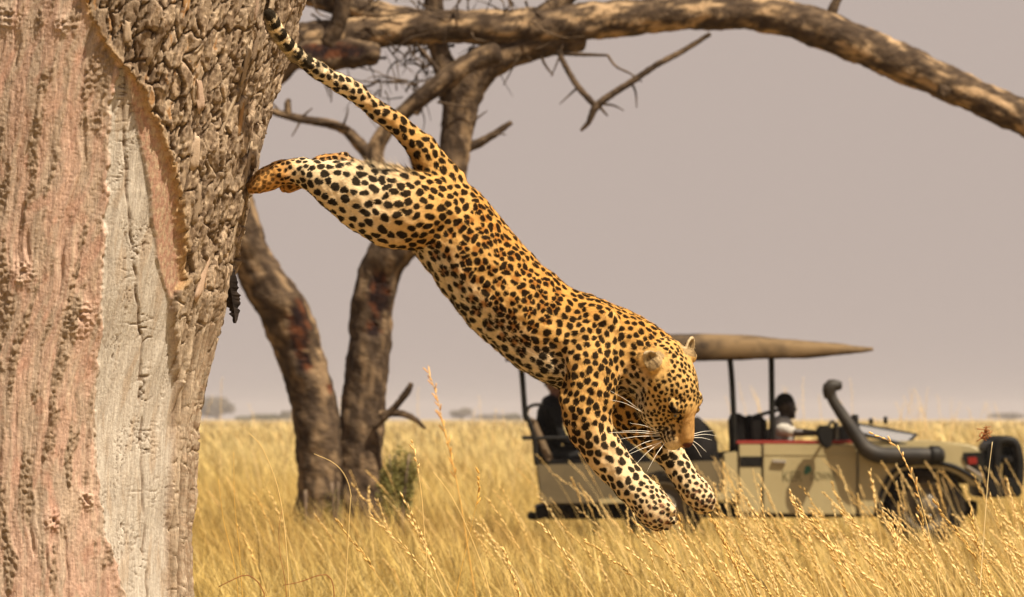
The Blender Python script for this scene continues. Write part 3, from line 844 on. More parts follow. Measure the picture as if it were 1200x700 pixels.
    # ---- mirror
    mr = extrude('wing_mirror', [(955, 499), (973, 498), (975, 512), (972, 526), (963, 525), (956, 513)], -0.26, -0.12, blk, root, 0.02)
    pipe('mirror_arm', [(968, 503, -0.18), (974, 494, -0.12), (978, 499, -0.02), (977, 519, 0.05)], 0.014, blk, mr, 8)
    # ---- wheels
    def wheel(px, py, dep, r=0.385, wdt=0.235):
        c = VP(px, py, dep)
        prof = [(-wdt / 2, r * 0.60), (-wdt / 2 - 0.012, r * 0.72), (-wdt / 2 - 0.008, r * 0.88), (-wdt / 2 + 0.02, r * 0.965), (-0.05, r), (0.05, r), (wdt / 2 - 0.02, r * 0.965), (wdt / 2 + 0.008, r * 0.88), (wdt / 2 + 0.012, r * 0.72), (wdt / 2, r * 0.60)]
        n = 96; V = []; F = []
        for i in range(n):
            a = 2 * math.pi * i / n
            for k, (u, rr) in enumerate(prof):
                lug = 0.016 if (rr > r * 0.93 and (i // 2 + (k > 4)) % 2 == 0) else 0.0
                V.append((c.x + math.cos(a) * (rr - lug), c.y + u, c.z + math.sin(a) * (rr - lug)))
        kk = len(prof)
        for i in range(n):
            for k in range(kk - 1):
                p = i * kk + k; q = ((i + 1) % n) * kk + k
                F.append([p, p + 1, q + 1, q])
        w = obj('wheel', np.array(V), F, rub, root, smooth=False)
        prof = [(-wdt / 2 + 0.005, r * 0.61), (-wdt / 2 - 0.004, r * 0.57), (-wdt / 2 + 0.05, r * 0.52), (-wdt / 2 + 0.06, r * 0.34), (-wdt / 2 + 0.02, r * 0.28), (-wdt / 2 - 0.01, r * 0.20), (-wdt / 2 - 0.03, r * 0.14), (-wdt / 2 - 0.032, 0.001)]
        V = []; F = []; n = 40; kk = len(prof)
        for i in range(n):
            a = 2 * math.pi * i / n
            for u, rr in prof: V.append((c.x + math.cos(a) * rr, c.y + u, c.z + math.sin(a) * rr))
        for i in range(n):
            for k in range(kk - 1):
                p = i * kk + k; q = ((i + 1) % n) * kk + k
                F.append([p, q, q + 1, p + 1])
        obj('rim', np.array(V), F, grime_rim, w)
        for i in range(5):
            a = 2 * math.pi * i / 5
            v, f = ellipsoid((c.x + math.cos(a) * r * 0.25, c.y - wdt / 2 + 0.006, c.z + math.sin(a) * r * 0.25), np.eye(3), (0.014, 0.02, 0.014), 8, 6)
            obj('wheel_nut', v, f, chrome, w)
    grime_rim = grime_mat('dusty_rim', (0.09, 0.068, 0.04), (0.05, 0.037, 0.022), 9, rough=0.7)
    for px in (1086, 778):
        for dep in (0.12, Wd - 0.12): wheel(px, 593.5, dep)
    # ---- posts, rails, canopy
    for dep in (0.06, Wd - 0.06):
        k = 8.0 if dep > 1 else 0.0          # the far posts stand a little further forward
        pipe('canopy_post', [(855 + k, 415, dep), (858 + k, 450, dep), (862 + k, 532, dep)], 0.026, blk, root, 10)
        pipe('canopy_post', [(904.5 + k, 415, dep), (905 + k, 450, dep), (906 + k, 520, dep)], 0.026, blk, root, 10)
        pipe('canopy_post', [(609, 412, dep), (612, 440, dep), (616, 488, dep), (619, 490, dep)], 0.026, blk, root, 10)
        pipe('grab_rail', [(616, 488, dep), (618, 480, dep), (624, 475, dep), (636, 474, dep)], 0.016, blk, root, 8)
        pipe('back_rail', [(618, 488, dep), (626, 513, dep), (629, 545, dep)], 0.022, blk, root, 8)
        pipe('arm_rail', [(612, 513.5, dep), (645, 513.5, dep), (700, 513.5, dep)], 0.018, blk, root, 8)
    pipe('rifle_rest', [(886, 488, 0.4), (905, 483, 0.5), (930, 477, 0.7)], 0.018, blk, root, 8)
    # canvas canopy: arched top with hanging sides
    top = np.array([(592, 398), (640, 393), (700, 391), (760, 391.5), (830, 390), (870, 391.5), (900, 394.5), (940, 398), (980, 402), (1010, 405.5), (1023, 407.5)], float)
    bot = np.array([(592, 420), (640, 420), (700, 420), (760, 419.5), (830, 419), (870, 418.5), (900, 418), (940, 417), (980, 414.5), (1010, 411.5), (1023, 409.5)], float)
    nx, nd_ = 90, 34
    xs = np.linspace(592, 1023, nx)
    rows = []
    u = np.linspace(0, 1, nd_)
    for k, x in enumerate(xs):
        yt = np.interp(x, top[:, 0], top[:, 1]); yb = np.interp(x, bot[:, 0], bot[:, 1])
        ang = np.pi * u
        dep = Wd / 2 - (Wd / 2 + 0.08) * np.sign(np.cos(ang)) * np.abs(np.cos(ang)) ** 0.42
        hh = np.abs(np.sin(ang)) ** 0.42
        y = yb + (yt - yb) * hh
        for q in range(nd_):
            rows.append(VP(x, y[q], dep[q]))
    V = np.array([list(p) for p in rows])
    V[:, 2] += 0.012 * fbm(V * np.array([3.0, 3.0, 6.0]), 3)
    V[:, 1] += 0.03 * noise(V * np.array([4.0, 1, 2.0]))
    n0 = len(V)
    V2 = V.copy(); V2[:, 2] -= 0.012; V2[:, 1] += np.where(V[:, 1] < VY + Wd / 2, 0.012, -0.012)
    F = []
    for k in range(nx - 1):
        for q in range(nd_ - 1):
            a = k * nd_ + q
            F.append([a, a + 1, a + nd_ + 1, a + nd_]); F.append([n0 + a + nd_, n0 + a + nd_ + 1, n0 + a + 1, n0 + a])
    for k in range(nx - 1):
        for q in (0, nd_ - 1):
            a = k * nd_ + q; F.append([a, a + nd_, n0 + a + nd_, n0 + a])
    for q in range(nd_ - 1):
        for k in (0, nx - 1):
            a = k * nd_ + q; F.append([a, a + 1, n0 + a + 1, n0 + a])
    can = obj('canopy', np.vstack([V, V2]), F, canvas, root)
    for dep in (0.02, Wd - 0.02):
        pipe('canopy_rail', [(596, 419, dep), (760, 418, dep), (900, 416.5, dep), (1000, 411, dep)], 0.02, blk, can, 8)
    for x in (612, 700, 790, 857, 905):
        pipe('canopy_bow', [(x, 417, 0.03), (x, 400, 0.3), (x, 397, Wd / 2), (x, 400, Wd - 0.3), (x, 417, Wd - 0.03)], 0.016, blk, can, 8)
    # ---- seats
    def seat(x, ytop, w, ybase, dep0, dep1, m, lean=6, cush=34):
        s_ = extrude('seat', [(x, ytop + 5), (x + 4, ytop), (x + w - 4, ytop + 1), (x + w, ytop + 6), (x + w + lean, ybase), (x + lean, ybase)], dep0, dep1, m, root, 0.035, 3)
        extrude('seat_cushion', [(x + lean, ybase - 4), (x + w + lean + cush, ybase - 2), (x + w + lean + cush, ybase + 9), (x + lean, ybase + 9)], dep0, dep1, m, s_, 0.03, 3)
    seat(856, 484, 20, 533, 0.16, 0.74, dkl, lean=2)
    seat(876, 486, 18, 533, 0.96, 1.5, dkl, lean=2)
    extrude('cool_box', [(878, 489), (899, 488), (901, 522), (880, 522)], 0.12, 0.6, dkl, root, 0.03, 3)
    # dark padded bench in the open middle, with a coat thrown over its back
    bsh = [(800, 500), (806, 489), (815, 485), (822, 492), (834, 501), (841, 513), (842, 530), (845, 556), (846, 576), (806, 576), (800, 540)]
    extrude('seat', bsh, 0.04, 0.72, dkl, root, 0.05, 4, True)
    extrude('seat', [(708, 500), (716, 499), (742, 520), (772, 545), (772, 556), (700, 556)], 0.14, Wd - 0.14, dkl, root, 0.035, 3)
    extrude('seat', [(619, 491), (627, 489), (650, 541), (641, 543)], 0.12, Wd - 0.12, tan, root, 0.02, 3)
    extrude('seat_cushion', [(641, 536), (706, 534), (706, 547), (643, 549)], 0.12, Wd - 0.12, dkl, root, 0.025, 3)
    st_ = VP(975, 515, 0.45)
    pts = [(st_.x + 0.17 * math.cos(a) * 0.45, st_.y + 0.17 * math.sin(a), st_.z + 0.17 * math.cos(a) * 0.9) for a in np.linspace(0, 2 * math.pi, 25)]
    v, f = tube(np.array(pts), 0.014, 0.014, seg=8, ref=(0.9, 0.02, -0.43), caps=False)
    sw = obj('steering_wheel', v, f, blk, root)
    v, f = tube(np.array([list(st_), list(st_ + Vector((0.12, 0, -0.06))), list(st_ + Vector((0.25, 0, -0.12)))]), 0.02, 0.02, seg=8, ref=(0, 1, 0))
    obj('steering_column', v, f, blk, sw)
    return root

# ================================================================ people in the vehicle
def build_person(hip, skin, shirt, trousers, label, arms, head_yaw=0.0, jacket=False, shank=(0.47, -0.16, 0.45, -0.38), hair_col=(0.008, 0.007, 0.006)):
    """seated, facing +x; right arm is the near one. arms: (near elbow, near hand, far elbow, far hand) offsets from the hip"""
    hip = Vector(hip)
    O = np.array(hip)
    root = empty('person', tuple(hip), label, 'person')
    X = lambda *a: O + np.array(a)
    P = []
    def limb(pts, k=1.0, seg=18):
        S = spline(np.array([list(X(*p[:3])) + [p[3], p[4]] for p in pts]), step=0.02)
        return tube(S[:, :3], S[:, 3] * k, S[:, 4] * k, seg=seg, ref=(0.02, 1, 0.05), round_ends=(0.7, 0.7))
    torso = [(0, 0, 0.0, 0.12, 0.17), (-0.02, 0, 0.12, 0.11, 0.155), (-0.02, 0, 0.28, 0.115, 0.16), (0.0, 0, 0.42, 0.125, 0.19), (0.01, 0, 0.50, 0.10, 0.17), (0.015, 0, 0.545, 0.07, 0.10)]
    neck = [(0.01, 0, 0.50, 0.065, 0.066), (0.03, 0, 0.565, 0.06, 0.06), (0.045, 0, 0.62, 0.058, 0.058)]
    ne, nh, fe, fh = arms
    def arm(side, el, ha):
        sh = (0.0, -0.185 * side, 0.47)
        return [(*sh, 0.055, 0.055), (*(np.array(sh) * 0.5 + np.array(el) * 0.5), 0.048, 0.048), (*el, 0.041, 0.041), (*(np.array(el) * 0.5 + np.array(ha) * 0.5), 0.037, 0.037), (*ha, 0.028, 0.028)]
    an = arm(1, ne, nh); af = arm(-1, fe, fh)
    def leg(s):
        return [(0.0, -0.09 * s, 0.0, 0.09, 0.09), (0.22, -0.10 * s, 0.03, 0.08, 0.08), (0.42, -0.11 * s, 0.03, 0.064, 0.064), (shank[0], -0.11 * s, shank[1], 0.055, 0.055), (shank[2], -0.11 * s, shank[3], 0.04, 0.04), (shank[2] + 0.07, -0.11 * s, shank[3] - 0.04, 0.036, 0.04), (shank[2] + 0.15, -0.11 * s, shank[3] - 0.03, 0.03, 0.04)]
    parts = [limb(torso), limb(neck), limb(an), limb(af), limb(leg(1)), limb(leg(-1))]
    cy, sy = math.cos(head_yaw), math.sin(head_yaw)
    A = np.array([[cy, sy, 0], [-sy, cy, 0], [0, 0, 1]])
    hc = X(0.055, 0, 0.69)
    def hp(x, y, z): return hc + np.array([x, y, z]) @ A
    for c, r in (((-0.01, 0, 0.02), (0.098, 0.077, 0.10)), ((0.025, 0, -0.05), (0.068, 0.060, 0.075)), ((0.092, 0, -0.02), (0.018, 0.015, 0.030)), ((0.104, 0, -0.032), (0.014, 0.020, 0.013)),
                 ((0.083, 0, -0.068), (0.016, 0.028, 0.011)), ((0.07, 0, -0.10), (0.03, 0.028, 0.022)), ((0.078, 0, 0.022), (0.015, 0.045, 0.012)),
                 ((-0.005, 0.079, -0.012), (0.022, 0.010, 0.032)), ((-0.005, -0.079, -0.012), (0.022, 0.010, 0.032))):
        parts.append(ellipsoid(hp(*c), A, r, 18, 12))
    for s, h, e in ((1, nh, ne), (-1, fh, fe)):       # hands: palm, four curled fingers, thumb
        d = np.array(h) - np.array(e); d = d / np.linalg.norm(d)
        lat = np.cross(d, (0, 0, 1.0)); lat /= np.linalg.norm(lat); up = np.cross(lat, d)
        hx = X(*h)
        parts.append(ellipsoid(hx + d * 0.045, np.array([d, lat, up]), (0.052, 0.042, 0.018), 16, 10))
        for q in range(4):
            l0 = (q - 1.5) * 0.021; ln = (0.062, 0.074, 0.070, 0.052)[q]
            pts = np.array([hx + d * 0.075 + lat * l0, hx + d * (0.075 + ln * 0.6) + lat * l0 * 1.05 - up * 0.008, hx + d * (0.075 + ln) + lat * l0 * 1.05 - up * 0.032])
            Sf = spline(pts, n=7); parts.append(tube(Sf, 0.0095, 0.0095, seg=8, ref=up + 0.01))
        pts = np.array([hx + d * 0.02 + lat * 0.035 * s, hx + d * 0.055 + lat * 0.06 * s - up * 0.01, hx + d * 0.085 + lat * 0.062 * s - up * 0.02])
        Sf = spline(pts, n=7); parts.append(tube(Sf, 0.0115, 0.0115, seg=8, ref=up + 0.01))
    V, F = merge(parts)
    V, F = remesh(V, F, 0.0075)
    V, F = largest_piece(V, F)
    V = smooth_mesh(V, F, 3)
    sk = grime_mat('skin', skin, tuple(0.8 * c for c in skin), 20, rough=0.5, spec=0.35)
    obj('body', V, F, sk, root)
    # clothes: the same forms a little larger, closed at neck, cuffs and ankles
    n_sleeve = 5 if jacket else 3
    def cut(a, n): return a[:n]
    sh_parts = [limb(torso[:5], 1.10), limb(cut(an, n_sleeve), 1.22), limb(cut(af, n_sleeve), 1.22)]
    sh_parts.append(limb([(0.012, 0, 0.50, 0.075, 0.10), (0.022, 0, 0.56, 0.066, 0.072)], 1.08))
    V, F = merge(sh_parts)
    V, F = remesh(V, F, 0.009); V, F = largest_piece(V, F)
    V = smooth_mesh(V, F, 5)
    V = V + vnormals(V, F) * (0.010 * fbm(V * np.array([14, 14, 9.0]), 3))[:, None]
    mc = grime_mat('shirt', shirt, tuple(0.75 * c for c in shirt), 8, rough=0.85, spec=0.15, bump=0.4, bscale=20)
    obj('jacket' if jacket else 'shirt', V, F, mc, root)
    V, F = merge([limb(leg(1)[:5], 1.16), limb(leg(-1)[:5], 1.16), limb(torso[:2], 1.06)])
    V, F = remesh(V, F, 0.010); V, F = largest_piece(V, F)
    V = smooth_mesh(V, F, 4)
    obj('trousers', V, F, grime_mat('trousers', trousers, tuple(0.7 * c for c in trousers), 8, rough=0.85), root)
    # hair cap
    hv, hf = ellipsoid(hp(-0.02, 0, 0.028), A, (0.103, 0.083, 0.105), 26, 18)
    loc = (hv - hc) @ A.T
    keep = (loc[:, 2] > 0.045 - 0.55 * np.clip(-loc[:, 0], 0, 0.11)) & ~((loc[:, 0] > 0.055) & (loc[:, 2] < 0.075))
    idx = np.cumsum(keep) - 1
    hf = [[int(idx[q]) for q in f_] for f_ in hf if all(keep[q] for q in f_)]
    hv = hv[keep]
    hv = hv + (0.003 * noise(hv * 90))[:, None]
    obj('hair', hv, hf, grime_mat('hair', hair_col, tuple(2 * c for c in hair_col), 60, rough=0.9, spec=0.1, bump=0.8, bscale=140), root)
    me = mat('eye_white', (0.6, 0.57, 0.5), 0.3)
    for s in (1, -1):
        v, f = ellipsoid(hp(0.080, 0.032 * s, 0.002), A, (0.010, 0.011, 0.008), 10, 8)
        obj('eye', v, f, me, root)
    return root

build_vehicle()
pd = VP(917, 0, 0.36)
build_person((pd.x, pd.y, 0.67), (0.022, 0.011, 0.007), (0.38, 0.35, 0.31), (0.12, 0.10, 0.06), 'driver in a pale shirt with one bare arm along the door top',
             ((0.10, -0.29, 0.445), (0.33, -0.27, 0.435), (0.14, 0.25, 0.24), (0.36, 0.16, 0.34)), head_yaw=0.5, shank=(0.62, -0.06, 0.76, -0.13))
pp = VP(646, 0, 0.45)
build_person((pp.x, pp.y, 0.87), (0.13, 0.055, 0.033), (0.003, 0.003, 0.0035), (0.005, 0.0045, 0.0045), 'passenger in black seated at the rear of the truck behind the leopard',
             ((0.12, -0.24, 0.18), (0.34, -0.14, 0.14), (0.12, 0.24, 0.18), (0.34, 0.14, 0.14)), head_yaw=-0.3, jacket=True)
# ================================================================ leopard
# worked out in photograph pixels at the leopard's distance: (x, y down, depth away from the camera), 400 px = 1 m
def build_leopard():
    tubes = {}
    # columns: x, y, depth, radius across in the picture plane, radius in depth
    tubes['torso'] = [(500, 238, 2, 44, 34), (519, 256, 2, 51, 42), (544, 286, 0, 53, 44), (575, 327, -2, 55, 45), (613, 364, -3, 56, 46),
                      (650, 391, -3, 57, 47), (686, 406, -2, 60, 48), (716, 418, 0, 55, 46)]
    tubes['neck'] = [(700, 405, 0, 52, 44), (728, 411, -2, 47, 42), (752, 424, -6, 44, 39), (770, 437, -10, 40, 36)]
    tubes['fore_near'] = [(708, 402, -30, 40, 20), (694, 440, -41, 38, 24), (687, 478, -44, 32, 24), (694, 508, -44, 27, 23), (712, 536, -44, 23.5, 21),
                          (733, 561, -45, 21.5, 20), (749, 578, -47, 21.5, 20), (764, 594, -49, 23, 21), (775, 605, -51, 20, 18)]
    tubes['fore_far'] = [(716, 420, 30, 38, 22), (728, 455, 42, 32, 24), (744, 488, 47, 27, 22), (766, 514, 50, 20, 19), (786, 535, 51, 16.5, 17),
                         (802, 559, 50, 16.5, 17), (815, 576, 48, 18, 18), (825, 590, 46, 15, 16)]
    tubes['hind_near'] = [(524, 250, -14, 44, 28), (498, 250, -26, 46, 30), (464, 245, -32, 47, 30), (428, 232, -32, 40, 28), (396, 218, -28, 31, 24), (371, 208, -22, 22, 19),
                          (350, 202, -16, 16.5, 15.5), (328, 204, -10, 15, 15), (311, 211, -7, 15, 15.5), (303, 216, -6, 12, 13)]
    tubes['hind_far'] = [(518, 248, 24, 40, 26), (484, 238, 34, 38, 26), (448, 222, 38, 30, 24), (418, 206, 38, 19, 18), (397, 192, 36, 12.5, 13),
                         (372, 197, 32, 12, 12), (352, 208, 27, 12.5, 13), (337, 215, 22, 12, 13)]
    tubes['tail'] = [(520, 220, 2, 30, 26), (505, 191, 0, 21, 20), (489, 168, -2, 16, 16), (466, 147, -6, 13, 13), (440, 128, -14, 12.2, 12.2), (414, 107, -26, 11.4, 11.4),
                     (385, 90, -42, 10.4, 10.4), (360, 74, -60, 9.9, 9.9), (340, 56, -78, 9.6, 9.6), (325, 36, -96, 9.2, 9.2), (315, 19, -110, 8.2, 8.2)]
    parts = []; st = []          # st rows: x,y,d, ra, rb, tx,ty,td, part, t
    names = list(tubes)
    for k, nm in enumerate(names):
        S = spline(tubes[nm], step=4.5)
        parts.append(tube(S[:, :3], S[:, 3], S[:, 4], seg=40, ref=(0, 0, 1), round_ends=(0.7, 0.75 if nm != 'tail' else 1.0)))
        T, N, B = frames(S[:, :3], (0, 0, 1))
        t = np.linspace(0, 1, len(S))
        st.append(np.concatenate([S, T, np.full((len(S), 1), k), t[:, None]], 1))
    st = np.vstack(st)

    # ---- muscle masses: shoulder blade, haunch, elbow, hock, chest
    I3 = np.eye(3)
    def rot(a):
        c, s = math.cos(R(a)), math.sin(R(a)); return np.array([[c, s, 0], [-s, c, 0], [0, 0, 1]])
    lumps = [((706, 394, -33), rot(60), (44, 26, 15)), ((716, 398, 30), rot(60), (40, 26, 16)),
             ((671, 484, -42), rot(70), (19, 11, 13)),
             ((482, 240, -33), rot(10), (46, 32, 24)), ((512, 268, -20), rot(60), (40, 26, 26)),
             ((398, 186, 34), rot(-25), (13, 8, 9)), ((352, 192, -16), rot(-20), (15, 8, 9)),
             ((690, 440, 0), rot(60), (42, 30, 40)), ((640, 420, -4), rot(30), (60, 26, 42))]
    for c, a, r in lumps:
        parts.append(ellipsoid(c, a, r))
    # ---- paws: toes and pads, each a rounded lobe pressed into the foot
    def paw(tip, fwd, lat, dor, size):
        fwd = np.array(fwd, float); fwd /= np.linalg.norm(fwd)
        lat = np.array(lat, float); lat -= lat.dot(fwd) * fwd; lat /= np.linalg.norm(lat)
        dr = np.cross(fwd, lat)
        if dr.dot(dor) < 0: dr = -dr
        A = np.array([fwd, lat, dr])
        tip = np.array(tip, float)
        for q, (la, fo) in enumerate(((-1.05, -0.15), (-0.36, 0.34), (0.36, 0.34), (1.05, -0.12))):
            parts.append(ellipsoid(tip + lat * la * size * 0.68 + fwd * fo * size * 0.8 + dr * size * 0.10, A, (size * 0.66, size * 0.325, size * 0.52)))
        parts.append(ellipsoid(tip - dr * size * 0.45 - fwd * size * 0.45, A, (size * 0.6, size * 0.75, size * 0.4)))
        parts.append(ellipsoid(tip - fwd * size * 0.9, A, (size * 1.1, size * 0.98, size * 0.72)))
    paw((776, 605, -52), (0.74, 0.66, -0.1), (0.62, -0.70, -0.35), (0.4, -0.3, -1), 19)
    paw((825, 588, 46), (0.55, 0.82, 0), (0.75, -0.5, -0.45), (0.6, -0.3, -1), 15.5)
    paw((302, 217, -6), (-0.85, 0.52, 0.1), (0.25, 0.35, -0.9), (-0.4, -0.9, 0), 14.5)
    paw((338, 216, 22), (-0.7, 0.7, 0.1), (0.2, 0.3, -0.9), (-0.6, -0.7, 0), 12.5)

    # ---- head in its own axes: hn to the nose, hu to the crown, hl to the near side
    K = 1.2
    H = np.array([783.0, 455.0, -20.0])
    hl = np.array([-0.68, 0.19, -0.70]); hl /= np.linalg.norm(hl)
    hn = np.array([0.22, 0.95, -0.12]); hn -= hn.dot(hl) * hl; hn /= np.linalg.norm(hn)
    hu = np.cross(hl, hn)
    if hu[0] < 0: hu = -hu
    A = np.array([hn, hu, hl])
    def hp(n, u, l):
        return H + K * (n * hn + u * hu + l * hl)
    head = [((-8, 4, 0), (40, 26, 30)), ((-24, 0, 0), (28, 27, 30)), ((10, 10, 0), (28, 17, 22)),
            ((8, -10, 17), (27, 21, 15)), ((8, -10, -17), (27, 21, 15)), ((22, -12, 12), (22, 16, 12)), ((22, -12, -12), (22, 16, 12)),
            ((38, -4, 0), (22, 14, 14)), ((46, -8, 8.0), (14, 11.5, 10.0)), ((46, -8, -8.0), (14, 11.5, 10.0)), ((43, -20, 0), (14, 8, 9)),
            ((54, 1, 0), (7.5, 7.0, 7.5)), ((18, 17, 14), (10, 6, 9)), ((18, 17, -14), (10, 6, 9)), ((0, 20, 0), (22, 11, 20))]
    hst = []
    for c, r in head:
        parts.append(ellipsoid(hp(*c), A, np.array(r) * K))
        hst.append(np.concatenate([hp(*c), [min(r) * K, min(r) * K], -hn, [len(names), 0.5]]))
    br = spline([(*hp(8, 19, 0), 11 * K, 10 * K), (*hp(28, 13, 0), 9.5 * K, 8.5 * K), (*hp(52, 3, 0), 8.5 * K, 7 * K)], step=3)
    parts.append(tube(br[:, :3], br[:, 3], br[:, 4], seg=24, ref=hu))
    st = np.vstack([st, np.array(hst)])
    ears = []
    for sgn in (1, -1):
        base = hp(-24, 17, 25 * sgn)
        up = -0.78 * hn + 0.34 * hu + (0.58 if sgn > 0 else 0.30) * sgn * hl; up /= np.linalg.norm(up)
        fc = 0.45 * hn + 0.80 * hu + 0.25 * sgn * hl; fc -= fc.dot(up) * up; fc /= np.linalg.norm(fc)
        sd = np.cross(up, fc)
        c = base + up * 7.5
        nr, na = 7, 28
        Vi = []; Vo = []
        for a in range(nr + 1):
            rho = a / nr
            for b in range(na):
                th = 2 * math.pi * b / na
                x = math.cos(th) * rho * 10.2 * (1.08 if math.sin(th) < 0 else 1 - 0.18 * math.sin(th) ** 2); y = math.sin(th) * rho * 14.6
                if y < 0: x *= 1.0
                dep = -3.2 * (1 - rho ** 2)
                Vi.append(c + sd * x + up * y + fc * dep)
                Vo.append(c + sd * x * 1.10 + up * y * 1.07 + fc * (dep * 1.02 - 4.0 * (1 - 0.55 * rho ** 4)))
        V = np.vstack([Vi, Vo]); n0 = (nr + 1) * na; F = []
        for a in range(nr):
            for b in range(na):
                p, q = a * na + b, a * na + (b + 1) % na
                F.append([p, q, q + na, p + na]); F.append([n0 + q, n0 + p, n0 + p + na, n0 + q + na])
        for b in range(na):
            p, q = nr * na + b, nr * na + (b + 1) % na
            F.append([p, q, n0 + q, n0 + p])
        F.append([b for b in range(na)][::-1]); F.append([n0 + b for b in range(na)])
        parts.append((V, F))
        parts.append(ellipsoid(base + up * -1, np.array([up, sd, fc]), (9, 11, 7)))
        ears.append((c, up, sd, fc))

    V, F = merge(parts)
    V, F = remesh(V, F, 1.38)
    V, F = largest_piece(V, F)
    # ---- zones
    def classify(V):
        best = np.full(len(V), 1e9); bi = np.zeros(len(V), int)
        Vf = V.astype(np.float32)
        for i in range(len(st)):
            c = st[i]
            q = Vf - c[:3].astype(np.float32)
            d = np.sqrt(np.einsum('ij,ij->i', q, q)) - 0.5 * (c[3] + c[4])
            m = d < best
            best[m] = d[m]; bi[m] = i
        return bi
    hd0 = ((V - H) @ A.T) / K
    is_head = (hd0[:, 0] > -46) & (np.abs(hd0[:, 2]) < 56) & (hd0[:, 1] > -30) & (hd0[:, 1] < 60) & (hd0[:, 0] < 70)
    dEar = np.minimum(np.linalg.norm(V - ears[0][0], axis=1), np.linalg.norm(V - ears[1][0], axis=1))
    paws = np.minimum.reduce([np.linalg.norm(V - np.array(p), axis=1) for p in ((776, 605, -52), (825, 588, 46), (302, 217, -6), (338, 216, 22))])
    mask = np.where(is_head, lerp(0.16, 1.0, 1 - sstep(-46, -34, hd0[:, 0])), 1.0)
    mask = np.minimum(mask, lerp(0.03, 1, sstep(20, 34, paws)))
    mask = np.minimum(mask, lerp(0.06, 1, sstep(17, 24, dEar)))
    V = smooth_mesh(V, F, 26, 0.5, mask)
    # eye sockets and the fold behind the whisker pads
    for sgn in (1, -1):
        e = hp(27, 15.5, 16.5 * sgn)
        d = np.linalg.norm(V - e, axis=1)
        V = V - (0.75 * hl * sgn + 0.66 * hu) * (3.6 * np.exp(-(d / 6.5) ** 2))[:, None]
    hd = ((V - H) @ A.T) / K
    N = vnormals(V, F)
    bi = classify(V)
    part = st[bi, 8].astype(int); tt = st[bi, 9]
    pn = {n: i for i, n in enumerate(names)}
    # surface relief: shoulder-blade edge, ribs, loose belly skin, sinews
    body = (part == pn['torso']) | (part == pn['neck'])
    rel = 2.3 * fbm(V / 30.0, 3) + 0.7 * noise(V / 8.0)
    rel = rel * np.where(part == len(names), 0.25, 1.0) * np.where(paws < 30, 0.4, 1)
    def crease(a, b, depth, width, dlim=0):
        a = np.array(a, float); b = np.array(b, float)
        t = np.clip(((V[:, :2] - a) @ (b - a)) / ((b - a) @ (b - a)), 0, 1)
        d = np.linalg.norm(V[:, :2] - (a + t[:, None] * (b - a)), axis=1)
        return -depth * np.exp(-(d / width) ** 2) * (V[:, 2] < dlim) * np.sin(np.pi * np.clip(t * 0.9 + 0.05, 0, 1))
    rel += crease((648, 400), (664, 470), 8, 9) + crease((690, 352), (650, 400), 4.0, 8) + crease((495, 302), (538, 256), 6, 14)
    rel += crease((540, 250), (545, 222), 4, 8) + crease((733, 385), (726, 470), 7, 10) + crease((455, 262), (500, 300), 4, 9) - crease((700, 362), (668, 440), 5, 13) - crease((700, 362), (725, 380), 4, 10)
    for q in range(5):
        rel += crease((585 + 14 * q, 345 + 10 * q), (562 + 15 * q, 392 + 11 * q), 1.6, 3.5)
    rel += crease((742, 440), (752, 480), 6, 8)
    V = V + N * rel[:, None]
    N = vnormals(V, F)

    # ---- direction the hair lies in
    Tn = st[bi, 5:8].copy()
    sgnv = np.ones(len(V)); sgnv[body] = -1
    fd = Tn * sgnv[:, None]
    ih = part == len(names)
    fd[ih] = -hn + 0.25 * (V[ih] - H) / 40
    fd -= (fd * N).sum(1)[:, None] * N
    fd /= np.linalg.norm(fd, axis=1)[:, None] + 1e-9

    # ---- base coat: ochre back, paler flanks and legs, cream underside
    # how far round towards the belly: in the picture plane, below the trunk's axis
    ax = V - st[bi, :3]
    Bn = np.stack([-Tn[:, 1], Tn[:, 0], np.zeros(len(V))], 1)       # across the path
    Bn /= np.linalg.norm(Bn, axis=1)[:, None] + 1e-9
    across = (ax * Bn).sum(1) / st[bi, 3]
    # for the trunk the path runs rump to head; +across is the belly side
    ochre = np.array([0.59, 0.335, 0.105]); deep = np.array([0.52, 0.235, 0.042]); cream = np.array([0.84, 0.68, 0.45]); pale = np.array([0.70, 0.48, 0.21])
    Ccol = np.tile(ochre, (len(V), 1))
    nz = fbm(V / 22.0, 3)
    belly = np.zeros(len(V))
    belly[body] = sstep(0.05, 0.80, across[body] + 0.12 * nz[body])
    backm = np.zeros(len(V)); backm[body] = sstep(0.1, 0.8, -across[body])
    Ccol = lerp(Ccol, deep, (0.6 * backm)[:, None])
    Ccol = lerp(Ccol, cream, (0.85 * belly)[:, None])
    for nm, a0, a1, amt in (('fore_near', 0.3, 0.75, 0.75), ('fore_far', 0.35, 0.7, 0.8), ('hind_near', 0.10, 0.42, 0.85), ('hind_far', 0.1, 0.4, 0.8)):
        m = part == pn[nm]
        Ccol[m] = lerp(Ccol[m], lerp(pale, cream, 0.75), (amt * sstep(a0, a1, tt[m]))[:, None])
    # hind feet stay tawny
    m = part == pn['hind_near']; Ccol[m] = lerp(Ccol[m], np.array([0.55, 0.26, 0.06]), (0.9 * sstep(0.74, 0.86, tt[m]))[:, None])
    m = part == pn['hind_far']; Ccol[m] = lerp(Ccol[m], np.array([0.52, 0.24, 0.06]), (0.9 * sstep(0.5, 0.72, tt[m]))[:, None])
    m = part == pn['tail']; Ccol[m] = lerp(Ccol[m], cream, sstep(0.22, 0.75, tt[m])[:, None] * 0.85)
    m = (part == pn['tail']); Ccol[m] = lerp(Ccol[m], cream, 0.6 * sstep(0.1, 0.8, -across[m])[:, None] * sstep(0.15, 0.4, tt[m])[:, None])
    # thigh: pale rear edge
    m = (part == pn['hind_near']) | (part == pn['hind_far'])
